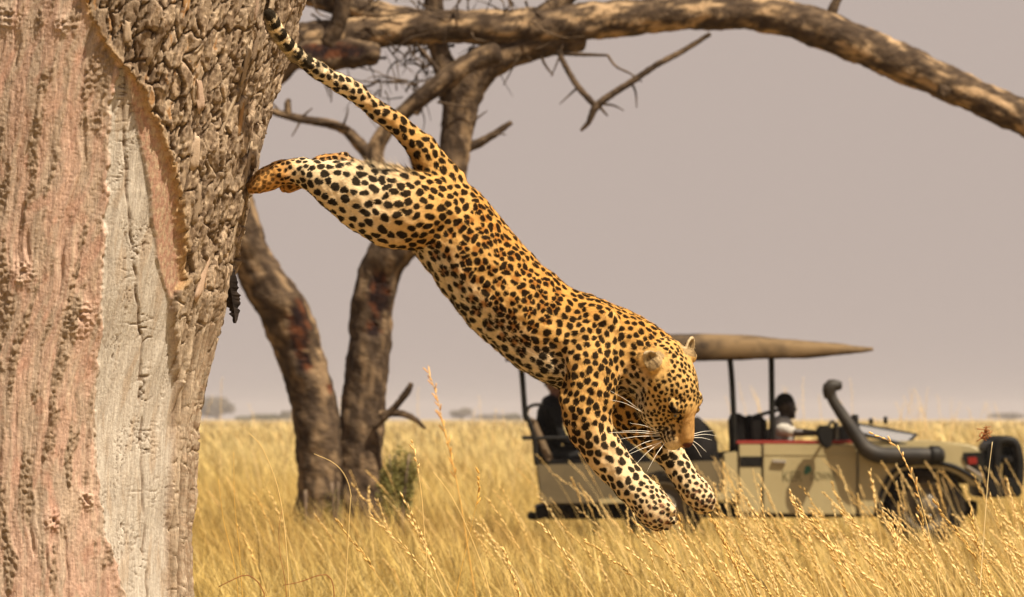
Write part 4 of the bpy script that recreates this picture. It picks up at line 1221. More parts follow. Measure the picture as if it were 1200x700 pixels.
    # head: golden crown, cream jaw and cheeks, plain tawny muzzle
    hC = np.tile(np.array([0.58, 0.35, 0.12]), (len(V), 1))
    hC = lerp(hC, cream, (0.8 * sstep(2, -16, hd[:, 1]))[:, None])
    hC = lerp(hC, (0.50 + 0.10 * nz + 0.10 * noise(V / np.array([2.0, 5.0, 2.0])))[:, None] * np.array([1.0, 0.57, 0.20]), (sstep(24, 34, hd[:, 0]) * sstep(13, 8, np.abs(hd[:, 2])) * sstep(-8, 2, hd[:, 1]))[:, None])
    hC = lerp(hC, np.array([0.78, 0.62, 0.40]), (sstep(40, 50, hd[:, 0]) * sstep(-8, -16, hd[:, 1]))[:, None])
    hC = lerp(hC, np.array([0.74, 0.56, 0.33]), (0.8 * sstep(33, 40, hd[:, 0]) * sstep(5.5, 9, np.abs(hd[:, 2])) * sstep(4, -3, hd[:, 1]))[:, None])
    hw = np.where(ih, sstep(-40, -22, hd[:, 0]), 0)
    Ccol = lerp(Ccol, hC, hw[:, None])
    Ccol *= (1 + 0.10 * fbm(V / 14.0, 3) + 0.06 * noise(V / 3.0))[:, None]

    # ---- spots: scattered evenly over the skin, spacing and kind set by the part of the body
    sp = np.full(len(V), 14.0)          # spacing
    kind = np.zeros(len(V), int)        # 0 solid, 1 rosette
    ti = part == pn['torso']
    fr = sstep(0.58, 0.80, tt)
    sp[ti] = lerp(15.6, 10.6, fr[ti]); kind[ti] = (fr[ti] < 0.55).astype(int)
    kind[ti & (across > 0.72)] = 0
    sp[ti & (across > 0.72)] = 14.0
    kind[ti & (across < -0.80)] = 0; sp[ti & (across < -0.80)] = 11.0
    sp[ti & (tt < 0.10)] = 12.5; kind[ti & (tt < 0.06)] = 0
    sp[part == pn['neck']] = 10.0
    for nm in ('fore_near', 'fore_far'):
        m = part == pn[nm]
        sp[m] = lerp(10.8, 12.2, sstep(0.3, 0.55, tt[m])) * lerp(1, 0.64, sstep(0.72, 0.9, tt[m]))
    m = part == pn['hind_near']
    sp[m] = lerp(12.2, 13.0, sstep(0.1, 0.3, tt[m])) * lerp(1, 0.56, sstep(0.58, 0.85, tt[m]))
    m = part == pn['hind_far']; sp[m] = lerp(14.5, 7.5, sstep(0.35, 0.75, tt[m]))
    m = part == pn['tail']; sp[m] = lerp(12.0, 10.2, tt[m])
    sp[ih] = lerp(7.6, 6.2, sstep(-20, 20, hd[ih, 0]))
    sp *= np.where(kind == 1, 0.90, 0.76)
    cell = 17.0
    keyc = np.floor(V / cell).astype(int)
    order = RNG.permutation(len(V))[:len(V) // 3]
    Vl = V.tolist(); kl = keyc.tolist()
    def darts(order, spacing, grid, scale=1.0):
        """points kept at least their own spacing away from everything in grid"""
        got = []; spl = (spacing * scale).tolist()
        for i in order.tolist():
            x, y, z = Vl[i]; s2 = spl[i] ** 2; kx, ky, kz = kl[i]
            okk = True
            for a in (-1, 0, 1):
                for b in (-1, 0, 1):
                    for c in (-1, 0, 1):
                        for (qx, qy, qz) in grid.get((kx + a, ky + b, kz + c), ()):
                            if (qx - x) ** 2 + (qy - y) ** 2 + (qz - z) ** 2 < s2:
                                okk = False; break
                        if not okk: break
                    if not okk: break
                if not okk: break
            if okk:
                got.append(i); grid.setdefault((kx, ky, kz), []).append((x, y, z))
        return got
    # rosettes: rings of two to five blots round a darker tan centre; elsewhere plain spots
    ros = darts(order[kind[order] == 1], sp, {})
    grid = {}
    sv = []; sr = []; sel = []; sdir = []
    def put(p, n_, r, e, d):
        sv.append((p, n_)); sr.append(r); sel.append(e); sdir.append(d)
        grid.setdefault(tuple(np.floor(p / cell).astype(int).tolist()), []).append(tuple(p.tolist()))
    for i in ros:
        u = fd[i]; w_ = np.cross(N[i], u)
        k = int(RNG.choice([2, 3, 3, 4, 4, 5])); a0 = RNG.uniform(0, 6.28)
        Rr = sp[i] * RNG.uniform(0.36, 0.42)
        skip = RNG.integers(0, k) if (k > 3 and RNG.random() < 0.6) else -1
        for q in range(k):
            if q == skip: continue
            an = a0 + 6.283 * q / k + RNG.normal(0, 0.22)
            d = u * math.cos(an) + w_ * math.sin(an)
            tg = -u * math.sin(an) + w_ * math.cos(an)
            put(V[i] + d * Rr * RNG.uniform(0.85, 1.1), N[i], RNG.uniform(3.5, 4.5) * (1.15 if k < 4 else 0.95), RNG.uniform(1.25, 2.0) if k < 4 else RNG.uniform(1.0, 1.5), tg)
    small = darts(order[kind[order] == 1], np.full(len(V), 8.0), grid)
    for i in small:
        sv.append((V[i], N[i])); sr.append(RNG.uniform(2.2, 3.3)); sel.append(RNG.uniform(1.0, 1.5)); sdir.append(fd[i])
    solid_i = darts(order[kind[order] == 0], sp, grid)
    for i in solid_i:
        e = RNG.uniform(1.0, 1.35) * (1.12 if part[i] in (pn['hind_near'], pn['hind_far']) else 1.0)
        al = RNG.normal(0, 0.35); d = fd[i] * math.cos(al) + np.cross(N[i], fd[i]) * math.sin(al)
        sv.append((V[i], N[i])); sr.append(sp[i] * 0.53 * RNG.uniform(0.80, 1.15)); sel.append(e); sdir.append(d)
    cP = np.array([a_ for a_, _ in sv]); cN = np.array([b_ for _, b_ in sv]); cr = np.array(sr); ce = np.sqrt(np.array(sel)); cU = np.array(sdir); cW = np.cross(cN, cU)
    nc = len(sv)
    ph = RNG.uniform(0, 6.28, (nc, 2)); am = RNG.uniform(0.03, 0.16, (nc, 2)) * np.array([1.2, 0.8])
    dark = np.zeros(len(V)); centre_tan = np.zeros(len(V))
    wob = noise(V / 3.2); wob2 = noise(V / 1.7)
    def bucket(P):
        d_ = {}
        for q, k_ in enumerate(np.floor(P / cell).astype(int).tolist()): d_.setdefault(tuple(k_), []).append(q)
        return d_
    ckey = bucket(cP); rkey = bucket(V[ros]); rP = V[ros]
    o_ = np.lexsort((keyc[:, 2], keyc[:, 1], keyc[:, 0]))
    cut = np.flatnonzero(np.any(np.diff(keyc[o_], axis=0) != 0, axis=1)) + 1
    for ids in np.split(o_, cut):
        k0 = keyc[ids[0]]
        nbk = [(k0[0] + a_, k0[1] + b_, k0[2] + c_) for a_ in (-1, 0, 1) for b_ in (-1, 0, 1) for c_ in (-1, 0, 1)]
        rq = [q for k_ in nbk for q in rkey.get(k_, ())]
        if rq:
            d2 = np.linalg.norm(V[ids][:, None, :] - rP[rq][None], axis=2)
            centre_tan[ids] = (1 - sstep(3.0, 6.5, d2)).max(1)
        qs = [q for k_ in nbk for q in ckey.get(k_, ())]
        if not qs: continue
        q = np.array(qs)
        dv = V[ids][:, None, :] - cP[q][None]
        u = np.einsum('ijk,jk->ij', dv, cU[q]); v = np.einsum('ijk,jk->ij', dv, cW[q])
        hdist = np.abs(np.einsum('ijk,jk->ij', dv, cN[q]))
        rho = np.sqrt((u / ce[q]) ** 2 + (v * ce[q]) ** 2) / cr[q]
        th = np.arctan2(v, u)
        rho = rho * (1 + am[q, 0] * np.cos(2 * th + ph[q, 0]) + am[q, 1] * np.cos(3 * th + ph[q, 1])) + (0.11 * wob + 0.07 * wob2)[ids][:, None]
        rho = np.where(hdist < 6, rho, 9.0)
        ps = np.sort(np.partition(rho, min(1, rho.shape[1] - 1), axis=1)[:, :2], axis=1) if rho.shape[1] > 1 else np.concatenate([rho, rho + 9], 1)
        ar = rho.argmin(1); w = 0.65 / cr[q][ar]
        dark[ids] = (1 - sstep(1 - w, 1 + w, ps[:, 0])) * sstep(0.08, 0.30, (ps[:, 1] - ps[:, 0]) * cr[q][ar] / 4.0)   # neighbours keep a light seam between them
    # nothing on the muzzle, ears, nose; stripes of small dots along the whisker pad; bands near the tail tip
    bridge = sstep(10, 7, np.abs(hd[:, 2])) * sstep(-6, 2, hd[:, 1])
    dark *= 1 - np.where(ih, sstep(22, 28, hd[:, 0]) * bridge, 0)
    dark *= 1 - np.where(ih, 0.85 * sstep(44, 50, hd[:, 0]), 0)
    dark *= lerp(0.12, 1, sstep(20, 25, dEar))
    dark *= np.where(paws < 14, 0.35 + 0.65 * sstep(6, 15, paws), 1)
    dark *= 1 - np.where(part == pn['hind_near'], 0.25 * sstep(0.86, 0.95, tt), 0)
    m = part == pn['tail']
    band = sstep(-0.12, 0.22, np.sin(tt * 112 + 0.6 * noise(V / 6)) + 0.5) * sstep(0.62, 0.74, tt)
    band = np.maximum(band, sstep(0.985, 0.995, tt))
    band = band * (1 - 0.45 * sstep(0.3, 0.9, -across))
    dark = np.where(m, np.maximum(dark * (1 - sstep(0.74, 0.82, tt)), band), dark)
    Ccol = lerp(Ccol, np.array([0.34, 0.125, 0.022]), centre_tan[:, None] * 0.8)
    spotc = np.array([0.0032, 0.0018, 0.0014])
    Ccol = lerp(Ccol, spotc * (1 + 0.8 * np.clip(wob, 0, 1))[:, None], (0.97 * dark)[:, None])
    # ---- face: eye rims, tear line, nose, mouth, whisker rows, ear backs and rims
    def stroke(a, b, w, col, amt=1.0):
        nonlocal Ccol
        a = np.array(a, float); b = np.array(b, float)
        t = np.clip(((hd - a) @ (b - a)) / max(1e-6, (b - a) @ (b - a)), 0, 1)
        d = np.linalg.norm(hd - (a + t[:, None] * (b - a)), axis=1)
        k = (1 - sstep(w * 0.65, w * 1.2, d + 0.4 * wob)) * amt * ih
        Ccol = lerp(Ccol, np.array(col), k[:, None])
    dk = (0.014, 0.009, 0.007); wt = (0.80, 0.66, 0.45)
    for s in (1, -1):
        stroke((21, 19.5, 20 * s), (29, 19, 17 * s), 2.2, wt, 0.45)
        stroke((33, 11, 19 * s), (27, 10, 24 * s), 2.2, wt, 0.5)
        stroke((21, 18.5, 22 * s), (33, 14.5, 12.0 * s), 3.4, dk)
        stroke((24, 14.5, 21 * s), (33, 12.5, 12.5 * s), 2.8, dk)
        stroke((31, 13.5, 13 * s), (41, 8, 11.5 * s), 1.9, dk, 0.85)
        stroke((22, 16, 22 * s), (10, 10, 28 * s), 1.8, dk, 0.9)
        for q in range(4):      # brow streaks
            stroke((10 + q * 2, 27 - q * 0.5, (4 + 4 * q) * s), (19 + q, 22 - q, (5 + 4 * q) * s), 1.7, dk, 0.9)
        for q in range(4):      # rows of whisker spots on the pads
            a2 = np.array([35.0, 1 - 4.4 * q]); b2 = np.array([50.0, 0 - 3.6 * q])
            t2 = np.clip(((hd[:, :2] - a2) @ (b2 - a2)) / ((b2 - a2) @ (b2 - a2)), 0, 1)
            d2 = np.linalg.norm(hd[:, :2] - (a2 + t2[:, None] * (b2 - a2)), axis=1)
            k2 = (1 - sstep(0.7, 1.3, d2 + 0.3 * wob)) * (hd[:, 2] * s > 8) * ih * 0.9
            Ccol = lerp(Ccol, np.array(dk), k2[:, None])
        stroke((56, -8, 2 * s), (44, -15, 17 * s), 2.2, dk, 0.95)
        stroke((44, -15, 17 * s), (36, -16, 22 * s), 1.5, dk, 0.7)
    stroke((60, 4, -6), (60, 4, 6), 4.3, (0.10, 0.035, 0.025))
    stroke((60, -1, 0), (58, -9, 0), 1.8, dk)
    for s, (c, up, sd, fc) in zip((1, -1), ears):
        q = V - c
        y = q @ up; x = q @ sd; f = q @ fc
        rr = np.sqrt((x / 10.5) ** 2 + (y / 15) ** 2)
        inear = (np.linalg.norm(q, axis=1) < 18.5) & (y > -8) & (np.abs(f) < 9)
        front = (N @ fc) > 0.0
        fk = inear & front
        Ccol[fk] = lerp(np.array([0.35, 0.24, 0.12]), np.array([0.05, 0.03, 0.016]), ((0.25 + 0.65 * sstep(0.25, -0.35, noise(np.stack([x[fk] / 2.6, y[fk] / 9, y[fk] * 0], 1)))) * (1 - sstep(0.35, 0.8, rr[fk])) * 0.9)[:, None])
        bk = inear & ~front & (y > -6)
        bb = sstep(-6, -2, y[bk])[:, None]
        Ccol[bk] = lerp(Ccol[bk], lerp(np.array([0.02, 0.014, 0.010]), np.array([0.80, 0.66, 0.45]), sstep(6.5, 9.5, y[bk])[:, None] * 0.9), bb)
        rim = inear & (rr > 0.80) & (y > 0) & (np.abs(f) < 5) & (np.linalg.norm(q, axis=1) < 18)
        Ccol[rim] = lerp(Ccol[rim], np.array([0.52, 0.40, 0.24]), 0.6 if s > 0 else 0.95)
    # pads, dirt between the toes
    for c in ((776, 605, -52), (825, 588, 46)):
        d = np.linalg.norm(V - np.array(c), axis=1)
        k = (d < 26) * sstep(0.1, 0.6, fbm(V / 5.0, 2)) * 0.55
        Ccol = lerp(Ccol, np.array([0.30, 0.13, 0.07]), k[:, None])
    Ccol = np.clip(Ccol * 0.76, 0.0015, 0.95)

    Wd = WA(V, FOCUS, LS)
    Nw = np.stack([N[:, 0], N[:, 2], -N[:, 1]], 1)
    root = empty('leopard', (0.05, FOCUS, 0.8), 'spotted leopard leaping down from the tree trunk, front paws stretched to the grass', 'leopard')
    mb = vcol_mat('leopard_skin', rough=0.95, spec=0.03, bump_scale=0)
    b = obj('body', Wd, F, mb, root)
    vcol(b.data, 'Col', Ccol)

    # ---- coat: short hairs as slim blades that carry the colour of the skin they grow from
    area = np.ones(len(V))
    n_h = 300000
    pick = RNG.choice(len(V), n_h, p=area / area.sum())
    ln = np.full(len(V), 5.0)
    ln[belly > 0.5] = 8.0
    ln[ih] = lerp(3.6, 3.0, sstep(20, 50, hd[ih, 0]))
    ln[(part == pn['hind_near']) & (tt > 0.6)] = 3.2
    ln[part == pn['tail']] = 5.5
    ln[(part == pn['tail']) & (tt > 0.75)] = 7.0
    for nm in ('fore_near', 'fore_far'):
        ln[(part == pn[nm]) & (tt > 0.45)] = 3.4
    ln[paws < 22] = 3.0
    fluff = np.exp(-(((V[:, 0] - 455) / 42) ** 2 + ((V[:, 1] - 194) / 13) ** 2))
    ln += 9 * fluff
    ln[dEar < 22] = 3.6
    jaw = ih & (hd[:, 1] < -6) & (hd[:, 0] < 20)
    ln[jaw] = 7.5
    lh = 0.58 * ln[pick] * RNG.uniform(0.6, 1.15, n_h)
    lh *= np.where(RNG.random(n_h) < 0.07, 1.8, 1.0)
    jit = RNG.normal(0, 1, (n_h, 3))
    fdh = fd[pick] + 0.16 * jit
    lift = RNG.uniform(0.04, 0.42, n_h) + 0.5 * fluff[pick]
    tip = V[pick] + lh[:, None] * (fdh + lift[:, None] * N[pick])
    base = V[pick] + RNG.normal(0, 0.4, (n_h, 3)) - N[pick] * 0.4 - 0.55 * lh[:, None] * fd[pick]
    tip += base - V[pick]
    side = np.cross(N[pick], fdh); side /= np.linalg.norm(side, axis=1)[:, None] + 1e-9
    wv = RNG.uniform(0.22, 0.46, n_h)[:, None]
    HV = np.empty((n_h, 3, 3)); HV[:, 0] = base - side * wv; HV[:, 1] = base + side * wv; HV[:, 2] = tip
    HV = WA(HV.reshape(-1, 3), FOCUS, LS)
    HF = np.arange(n_h * 3).reshape(-1, 3)
    fur_m = vcol_mat('leopard_fur', rough=0.7, spec=0.05)
    fo = obj('fur', HV, HF, fur_m, root, smooth=False)
    hc = Ccol[pick] * RNG.uniform(0.66, 1.30, n_h)[:, None]
    tipc = hc * 1.05
    CC = np.stack([hc * 0.92, hc * 0.92, tipc], 1).reshape(-1, 3)
    vcol(fo.data, 'Col', np.clip(CC, 0, 0.95))
    fo['kind'] = 'stuff'

    # ---- eyes and whiskers
    me = mat('leopard_eye', (0.16, 0.085, 0.015), 0.25, spec=0.3)
    mp = mat('leopard_pupil', (0.004, 0.004, 0.004), 0.05, spec=0.6)
    for s in (1, -1):
        c = hp(27.5, 12.6, 14.2 * s)
        ve, fe = ellipsoid(c, A, (5.2, 5.2, 5.2), 20, 14)
        e = obj('eye', WA(ve, FOCUS, LS), fe, me, root)
        dirp = 0.72 * hl * s + 0.50 * hu + 0.35 * hn; dirp /= np.linalg.norm(dirp)
        ax2 = np.array([np.cross(dirp, hn), hn, dirp]); ax2[0] /= np.linalg.norm(ax2[0]); ax2[1] = np.cross(ax2[2], ax2[0])
        ve, fe = ellipsoid(c + dirp * 4.2, ax2, (2.0, 2.0, 1.3), 14, 8)
        obj('pupil', WA(ve, FOCUS, LS), fe, mp, e)
    mw = mat('whisker', (0.85, 0.80, 0.70), 0.35, spec=0.5)
    rw = np.random.default_rng(3)
    ends = [((772, 507), (728, 505), 1), ((773, 511), (716, 517), 1), ((774, 514), (734, 531), 1), ((776, 517), (741, 549), 1), ((776, 518), (722, 540), 1), ((771, 505), (738, 496), 1),
            ((779, 519), (758, 553), 1), ((752, 482), (715, 458), 1), ((754, 484), (712, 468), 1), ((773, 509), (703, 508), 1),
            ((812, 509), (836, 505), -1), ((812, 513), (834, 516), -1), ((811, 516), (828, 530), -1), ((810, 518), (822, 536), -1), ((812, 511), (840, 511), -1)]
    for (x0, y0), (x1, y1), s in ends:
        cand = np.flatnonzero((np.abs(V[:, 0] - x0) < 3) & (np.abs(V[:, 1] - y0) < 3))
        d0 = V[cand, 2].min() if len(cand) else H[2] - 30          # root on the skin that faces the camera
        if s < 0 and len(cand): d0 = 0.5 * (V[cand, 2].min() + V[cand, 2].max())
        Lw = math.hypot(x1 - x0, y1 - y0)
        p0 = np.array([x0, y0, d0 + 1.0]); p2 = np.array([x1, y1, d0 - 0.45 * Lw * s])
        pm = (p0 + p2) / 2 + np.array([0, -0.07 * Lw * rw.uniform(0.3, 1.2), -0.08 * Lw * s])
        S = spline(np.array([p0, pm, p2]), n=12)
        vv, ff = tube(S, np.linspace(0.29, 0.08, 12), np.linspace(0.29, 0.08, 12), seg=5, ref=(0.3, 0.2, 1), round_ends=(0, 0))
        obj('whisker', WA(vv, FOCUS, LS), ff, mw, root)
    return root

build_leopard()
# ================================================================ ground, bushes, grass
def build_ground():
    xs = np.concatenate([np.linspace(-2400, -60, 16), np.linspace(-50, 50, 81), np.linspace(60, 2400, 16)])
    ys = np.concatenate([np.linspace(-40, 0, 5), np.linspace(4, 140, 120), np.linspace(150, 5000, 70)])
    X, Y = np.meshgrid(xs, ys)
    Z = 0.03 * noise(np.stack([X.ravel() / 3, Y.ravel() / 3, X.ravel() * 0], 1)) * np.exp(-np.abs(Y.ravel() - 50) / 120)
    Z = Z - 0.03
    V = np.stack([X.ravel(), Y.ravel(), Z], 1)
    n, m_ = X.shape
    i = np.arange(n - 1)[:, None] * m_; j = np.arange(m_ - 1)[None, :]
    F = np.stack([i + j, i + j + 1, i + m_ + j + 1, i + m_ + j], -1).reshape(-1, 4)
    m = grime_mat('dry_earth', (0.29, 0.21, 0.09), (0.17, 0.115, 0.048), 0.6, rough=0.95, spec=0.05, bump=0.8, bscale=6)
    o = obj('ground', V, F, m)
    tag(o, kind='structure')
build_ground()

def leaf_material(name, rough=0.6, trans=0.35):
    """coloured by its blades; some light passes through"""
    m = vcol_mat(name, rough=rough, spec=0.2)
    nt = m.node_tree
    out = [n for n in nt.nodes if n.type == 'OUTPUT_MATERIAL'][0]
    tr = nt.nodes.new('ShaderNodeBsdfTranslucent')
    mx = nt.nodes.new('ShaderNodeMixShader'); mx.inputs[0].default_value = trans
    vc = [n for n in nt.nodes if n.type == 'VERTEX_COLOR'][0]
    nt.links.new(vc.outputs['Color'], tr.inputs['Color'])
    nt.links.new(bsdf(m).outputs[0], mx.inputs[1]); nt.links.new(tr.outputs[0], mx.inputs[2])
    nt.links.new(mx.outputs[0], out.inputs['Surface'])
    return m
GRASS = leaf_material('dry_grass', 0.55, 0.35)

def grass_colour(x, y, rng, n):
    """straw with browner and greener drifts, and one painted shade patch"""
    p = fbm(np.stack([x / 2.6, y / 5.0, x * 0], 1), 3)
    p = p + 0.55 * np.exp(-((x + 1.3) / 2.2) ** 2 - ((y - 50) / 6.5) ** 2)  # shaded band below the dead tree, put into the grass colour as brown
    p2 = fbm(np.stack([x / 0.9, y / 1.6, x * 0 + 7], 1), 2)
    base = lerp(np.array([0.56, 0.365, 0.095]), np.array([0.68, 0.50, 0.19]), rng.random(n)[:, None])
    base = lerp(base, np.array([0.74, 0.60, 0.30]), (0.5 * sstep(60, 160, y))[:, None])
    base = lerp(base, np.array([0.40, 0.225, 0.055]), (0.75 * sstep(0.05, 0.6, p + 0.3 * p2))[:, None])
    base = lerp(base, np.array([0.44, 0.36, 0.10]), (0.4 * sstep(0.3, 0.7, p2))[:, None])
    return 0.80 * base * np.array([1, 1.03, 1.05]) * rng.uniform(0.30, 1.38, n)[:, None]

def blades(x, y, h, w, lean, bend, rng, col, name='grass', z0=-0.03, turn=None):
    """curved tapering blades: five points, three faces each"""
    n = len(x)
    a = rng.uniform(0, 6.283, n) if turn is None else turn
    dx, dy = np.cos(a), np.sin(a)
    fx, fy = rng.uniform(-1, 1, n), rng.uniform(-1, 1, n)      # direction the width lies in: mostly facing sideways
    ll = np.sqrt(fx ** 2 + fy ** 2) + 1e-6; fx /= ll; fy /= ll
    V = np.empty((n, 5, 3))
    for k, (t, ww) in enumerate(((0, 1.0), (0.55, 0.8), (1.0, 0.0))):
        off = lean * t + bend * t * t
        cx = x + dx * off * h; cy = y + dy * off * h
        cz = z0 + h * (t - 0.30 * np.abs(bend) * t * t)
        if k < 2:
            V[:, 2 * k] = np.stack([cx - fx * w * ww, cy - fy * w * ww, cz], 1)
            V[:, 2 * k + 1] = np.stack([cx + fx * w * ww, cy + fy * w * ww, cz], 1)
        else:
            V[:, 4] = np.stack([cx, cy, cz], 1)
    i = np.arange(n)[:, None] * 5
    T = np.concatenate([i + np.array([[0, 1, 3]]), i + np.array([[0, 3, 2]]), i + np.array([[2, 3, 4]])], 0)
    C = np.empty((n, 5, 3)); 
    C[:] = col[:, None, :]
    C[:, 4] *= 1.08
    return V.reshape(-1, 3), T, C.reshape(-1, 3)

def build_grass():
    rg = np.random.default_rng(31)
    Vs, Ts, Cs = [], [], []; off = 0
    def add(res):
        nonlocal off
        V, T, C = res
        Vs.append(V); Ts.append(T + off); Cs.append(C); off += len(V)
    def field(n, y0, y1, hmin, hmax, w, spread=0.128, pad=1.2, power=1.0):
        y = y0 + (y1 - y0) * rg.random(n) ** power
        x = rg.uniform(-1, 1, n) * (y * spread + pad)
        hn = fbm(np.stack([x / 1.7, y / 3.0, x * 0 + 3], 1), 3)
        h = (hmin + (hmax - hmin) * rg.random(n) ** 1.5) * (1 + 0.35 * hn)
        # trampled and grazed lower round the vehicle
        k = sstep(-1.2, 0.4, x) * sstep(31, 46, y) * (1 - sstep(61, 70, y)) * (0.8 + 0.4 * sstep(1.2, 3.2, x))
        h = h * (1 - 0.48 * k)
        ang = np.where(rg.random(n) < 0.62, rg.normal(math.pi, 0.7, n), rg.uniform(0, 6.28, n))     # wind leans them left
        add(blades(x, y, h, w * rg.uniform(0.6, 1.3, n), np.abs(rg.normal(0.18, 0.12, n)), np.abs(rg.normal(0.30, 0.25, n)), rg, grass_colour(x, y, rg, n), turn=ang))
    field(36000, 19, 30, 0.30, 0.62, 0.0030, pad=1.6)
    field(80000, 29, 52, 0.28, 0.66, 0.0042, pad=2.0)
    field(75000, 50, 85, 0.30, 0.66, 0.0045, pad=2.6)
    field(48000, 83, 180, 0.35, 0.75, 0.011, pad=5)
    field(30000, 178, 520, 0.4, 0.85, 0.035, pad=9)
    field(14000, 510, 1600, 0.4, 0.9, 0.14, pad=20)
    V = np.vstack(Vs); T = np.vstack(Ts); C = np.vstack(Cs)
    o = obj('grass', V, T, GRASS, smooth=False)
    vcol(o.data, 'Col', np.clip(C, 0.01, 0.9))
    tag(o, 'tall dry golden grass covering the whole plain', 'grass', kind='stuff')

    # ---- seeding stems: thin culms with drooping ears, thickest on the right
    Vs, Ts, Cs = [], [], []; off = 0
    def stem(x, y, h, ang, lean, bend, w, col, ear=0.22, heads=11, z0=-0.03):
        n = 9
        t = np.linspace(0, 1, n)
        o_ = (lean * t + bend * t ** 2.5) * h
        c = np.stack([x + math.cos(ang) * o_, y + math.sin(ang) * o_, z0 + h * (t - 0.25 * bend * t ** 3)], 1)
        P = []; Fq = []; k = 0
        ww = w * (1 - 0.55 * t)
        for q in range(n):
            for a in (0, 2.094, 4.189):
                P.append(c[q] + ww[q] * np.array([math.cos(a), math.sin(a), 0]))
        for q in range(n - 1):
            for e in range(3):
                a_, b_ = q * 3 + e, q * 3 + (e + 1) % 3
                Fq += [[a_, b_, b_ + 3], [a_, b_ + 3, a_ + 3]]
        k = len(P)
        for q in range(heads):
            tq = 1 - ear * (q / max(1, heads - 1)) 
            p = np.array([np.interp(tq, t, c[:, e]) for e in range(3)])
            p2 = np.array([np.interp(min(1, tq + 0.02), t, c[:, e]) for e in range(3)])
            d = p2 - np.array([np.interp(tq - 0.02, t, c[:, e]) for e in range(3)]); d /= np.linalg.norm(d) + 1e-9
            sd = np.array([rg.normal(), rg.normal(), rg.normal()]); sd -= sd.dot(d) * d; sd /= np.linalg.norm(sd)
            L = rg.uniform(0.020, 0.034) * (h / 0.9); r = w * rg.uniform(1.1, 1.8)
            u = d * 0.95 + sd * 0.28
            v3 = np.cross(d, sd)
            b0 = len(P)
            P += [p, p + u * L * 0.5 + sd * r, p + u * L * 0.5 - sd * r * 0.3 + v3 * r, p + u * L * 0.5 - v3 * r, p + u * L]
            Fq += [[b0, b0 + 1, b0 + 2], [b0, b0 + 2, b0 + 3], [b0, b0 + 3, b0 + 1], [b0 + 4, b0 + 2, b0 + 1], [b0 + 4, b0 + 3, b0 + 2], [b0 + 4, b0 + 1, b0 + 3]]
        P = np.array(P)
        CC = np.tile(np.asarray(col), (len(P), 1)); CC[k:] *= 1.12
        return P, np.array(Fq), CC
    for q in range(620):
        y = rg.uniform(18.2, 40) if q < 460 else rg.uniform(40, 62)
        fx = rg.beta(2.2, 1.3)
        px = 560 + 720 * fx if rg.random() < 0.8 else rg.uniform(180, 1240)
        ytop = rg.uniform(560, 660) if rg.random() < 0.68 else rg.uniform(525, 600)
        x = (px - 600) * y / FPX
        h = CAM_H + (HORIZON - ytop) * y / FPX
        if y > 40: h = rg.uniform(0.7, 1.0)
        if h < 0.3 or h > 1.05: continue
        if y > 30 and px > 900 and rg.random() < 0.6: continue
        col = lerp(np.array([0.58, 0.37, 0.11]), np.array([0.80, 0.61, 0.29]), rg.random())
        res = stem(x + 0.22 * h, y, h, rg.normal(math.pi, 0.5), abs(rg.normal(0.26, 0.12)), abs(rg.normal(0.16, 0.1)), rg.uniform(0.0020, 0.0031), col, ear=rg.uniform(0.14, 0.26), heads=int(rg.integers(12, 22)))
        add(res)
    # feathery far stems that stand above the horizon behind the vehicle
    for q in range(110):
        y = rg.uniform(62, 95)
        px = rg.uniform(850, 1230) if q < 80 else rg.uniform(220, 700)
        x = (px - 600) * y / FPX
        h = rg.uniform(1.05, 1.75)
        col = np.array([0.66, 0.50, 0.26])
        add(stem(x, y, h, rg.uniform(0, 6.28), abs(rg.normal(0.08, 0.06)), 0.1, 0.004, col, ear=0.6, heads=22))
    V = np.vstack(Vs); T = np.vstack(Ts); C = np.vstack(Cs)
    o = obj('seeding_grass', V, T, GRASS, smooth=False)
    vcol(o.data, 'Col', np.clip(C, 0.01, 0.9))
    tag(o, 'thin seeding grass stems leaning left in front of the truck', 'grass', kind='stuff')

    # ---- single stems that stand out against the rest
    def single(label, pts, Y, w, col, blade=False, ear=0, group='tall single grass stems in the foreground', ball=None):
        """pts: (px, py) from root to tip at distance Y"""
        P = np.array([list(W(a, b, Y)) for a, b in pts])
        foot = P[0].copy()
        if foot[2] > 0.02:          # carry the stem on down to the ground
            d = P[0] - P[1]
            kx = np.clip(d[0] / max(0.05, -d[2]), -0.5, 0.5)
            P = np.vstack([[foot[0] + kx * foot[2], foot[1] + 0.02, -0.02], P])
        S = spline(P, step=0.02)
        n = len(S); t = np.linspace(0, 1, n)
        r = 1.2 * w * (1 - 0.65 * t)
        v, f = tube(S, r * (1.0 if not blade else 1.5), r * (1.0 if not blade else 0.4), seg=6, ref=(0.05, 1, 0.02), round_ends=(0, 0))
        parts = [(v, f)]
        root = empty('grass_stem', tuple(P[0]), label, 'grass stem', group)
        o = obj('culm', v, f, GRASS, root); 
        vcol(o.data, 'Col', np.tile(np.asarray(col), (len(v), 1)) * (1 + 0.2 * noise(v * 60))[:, None])
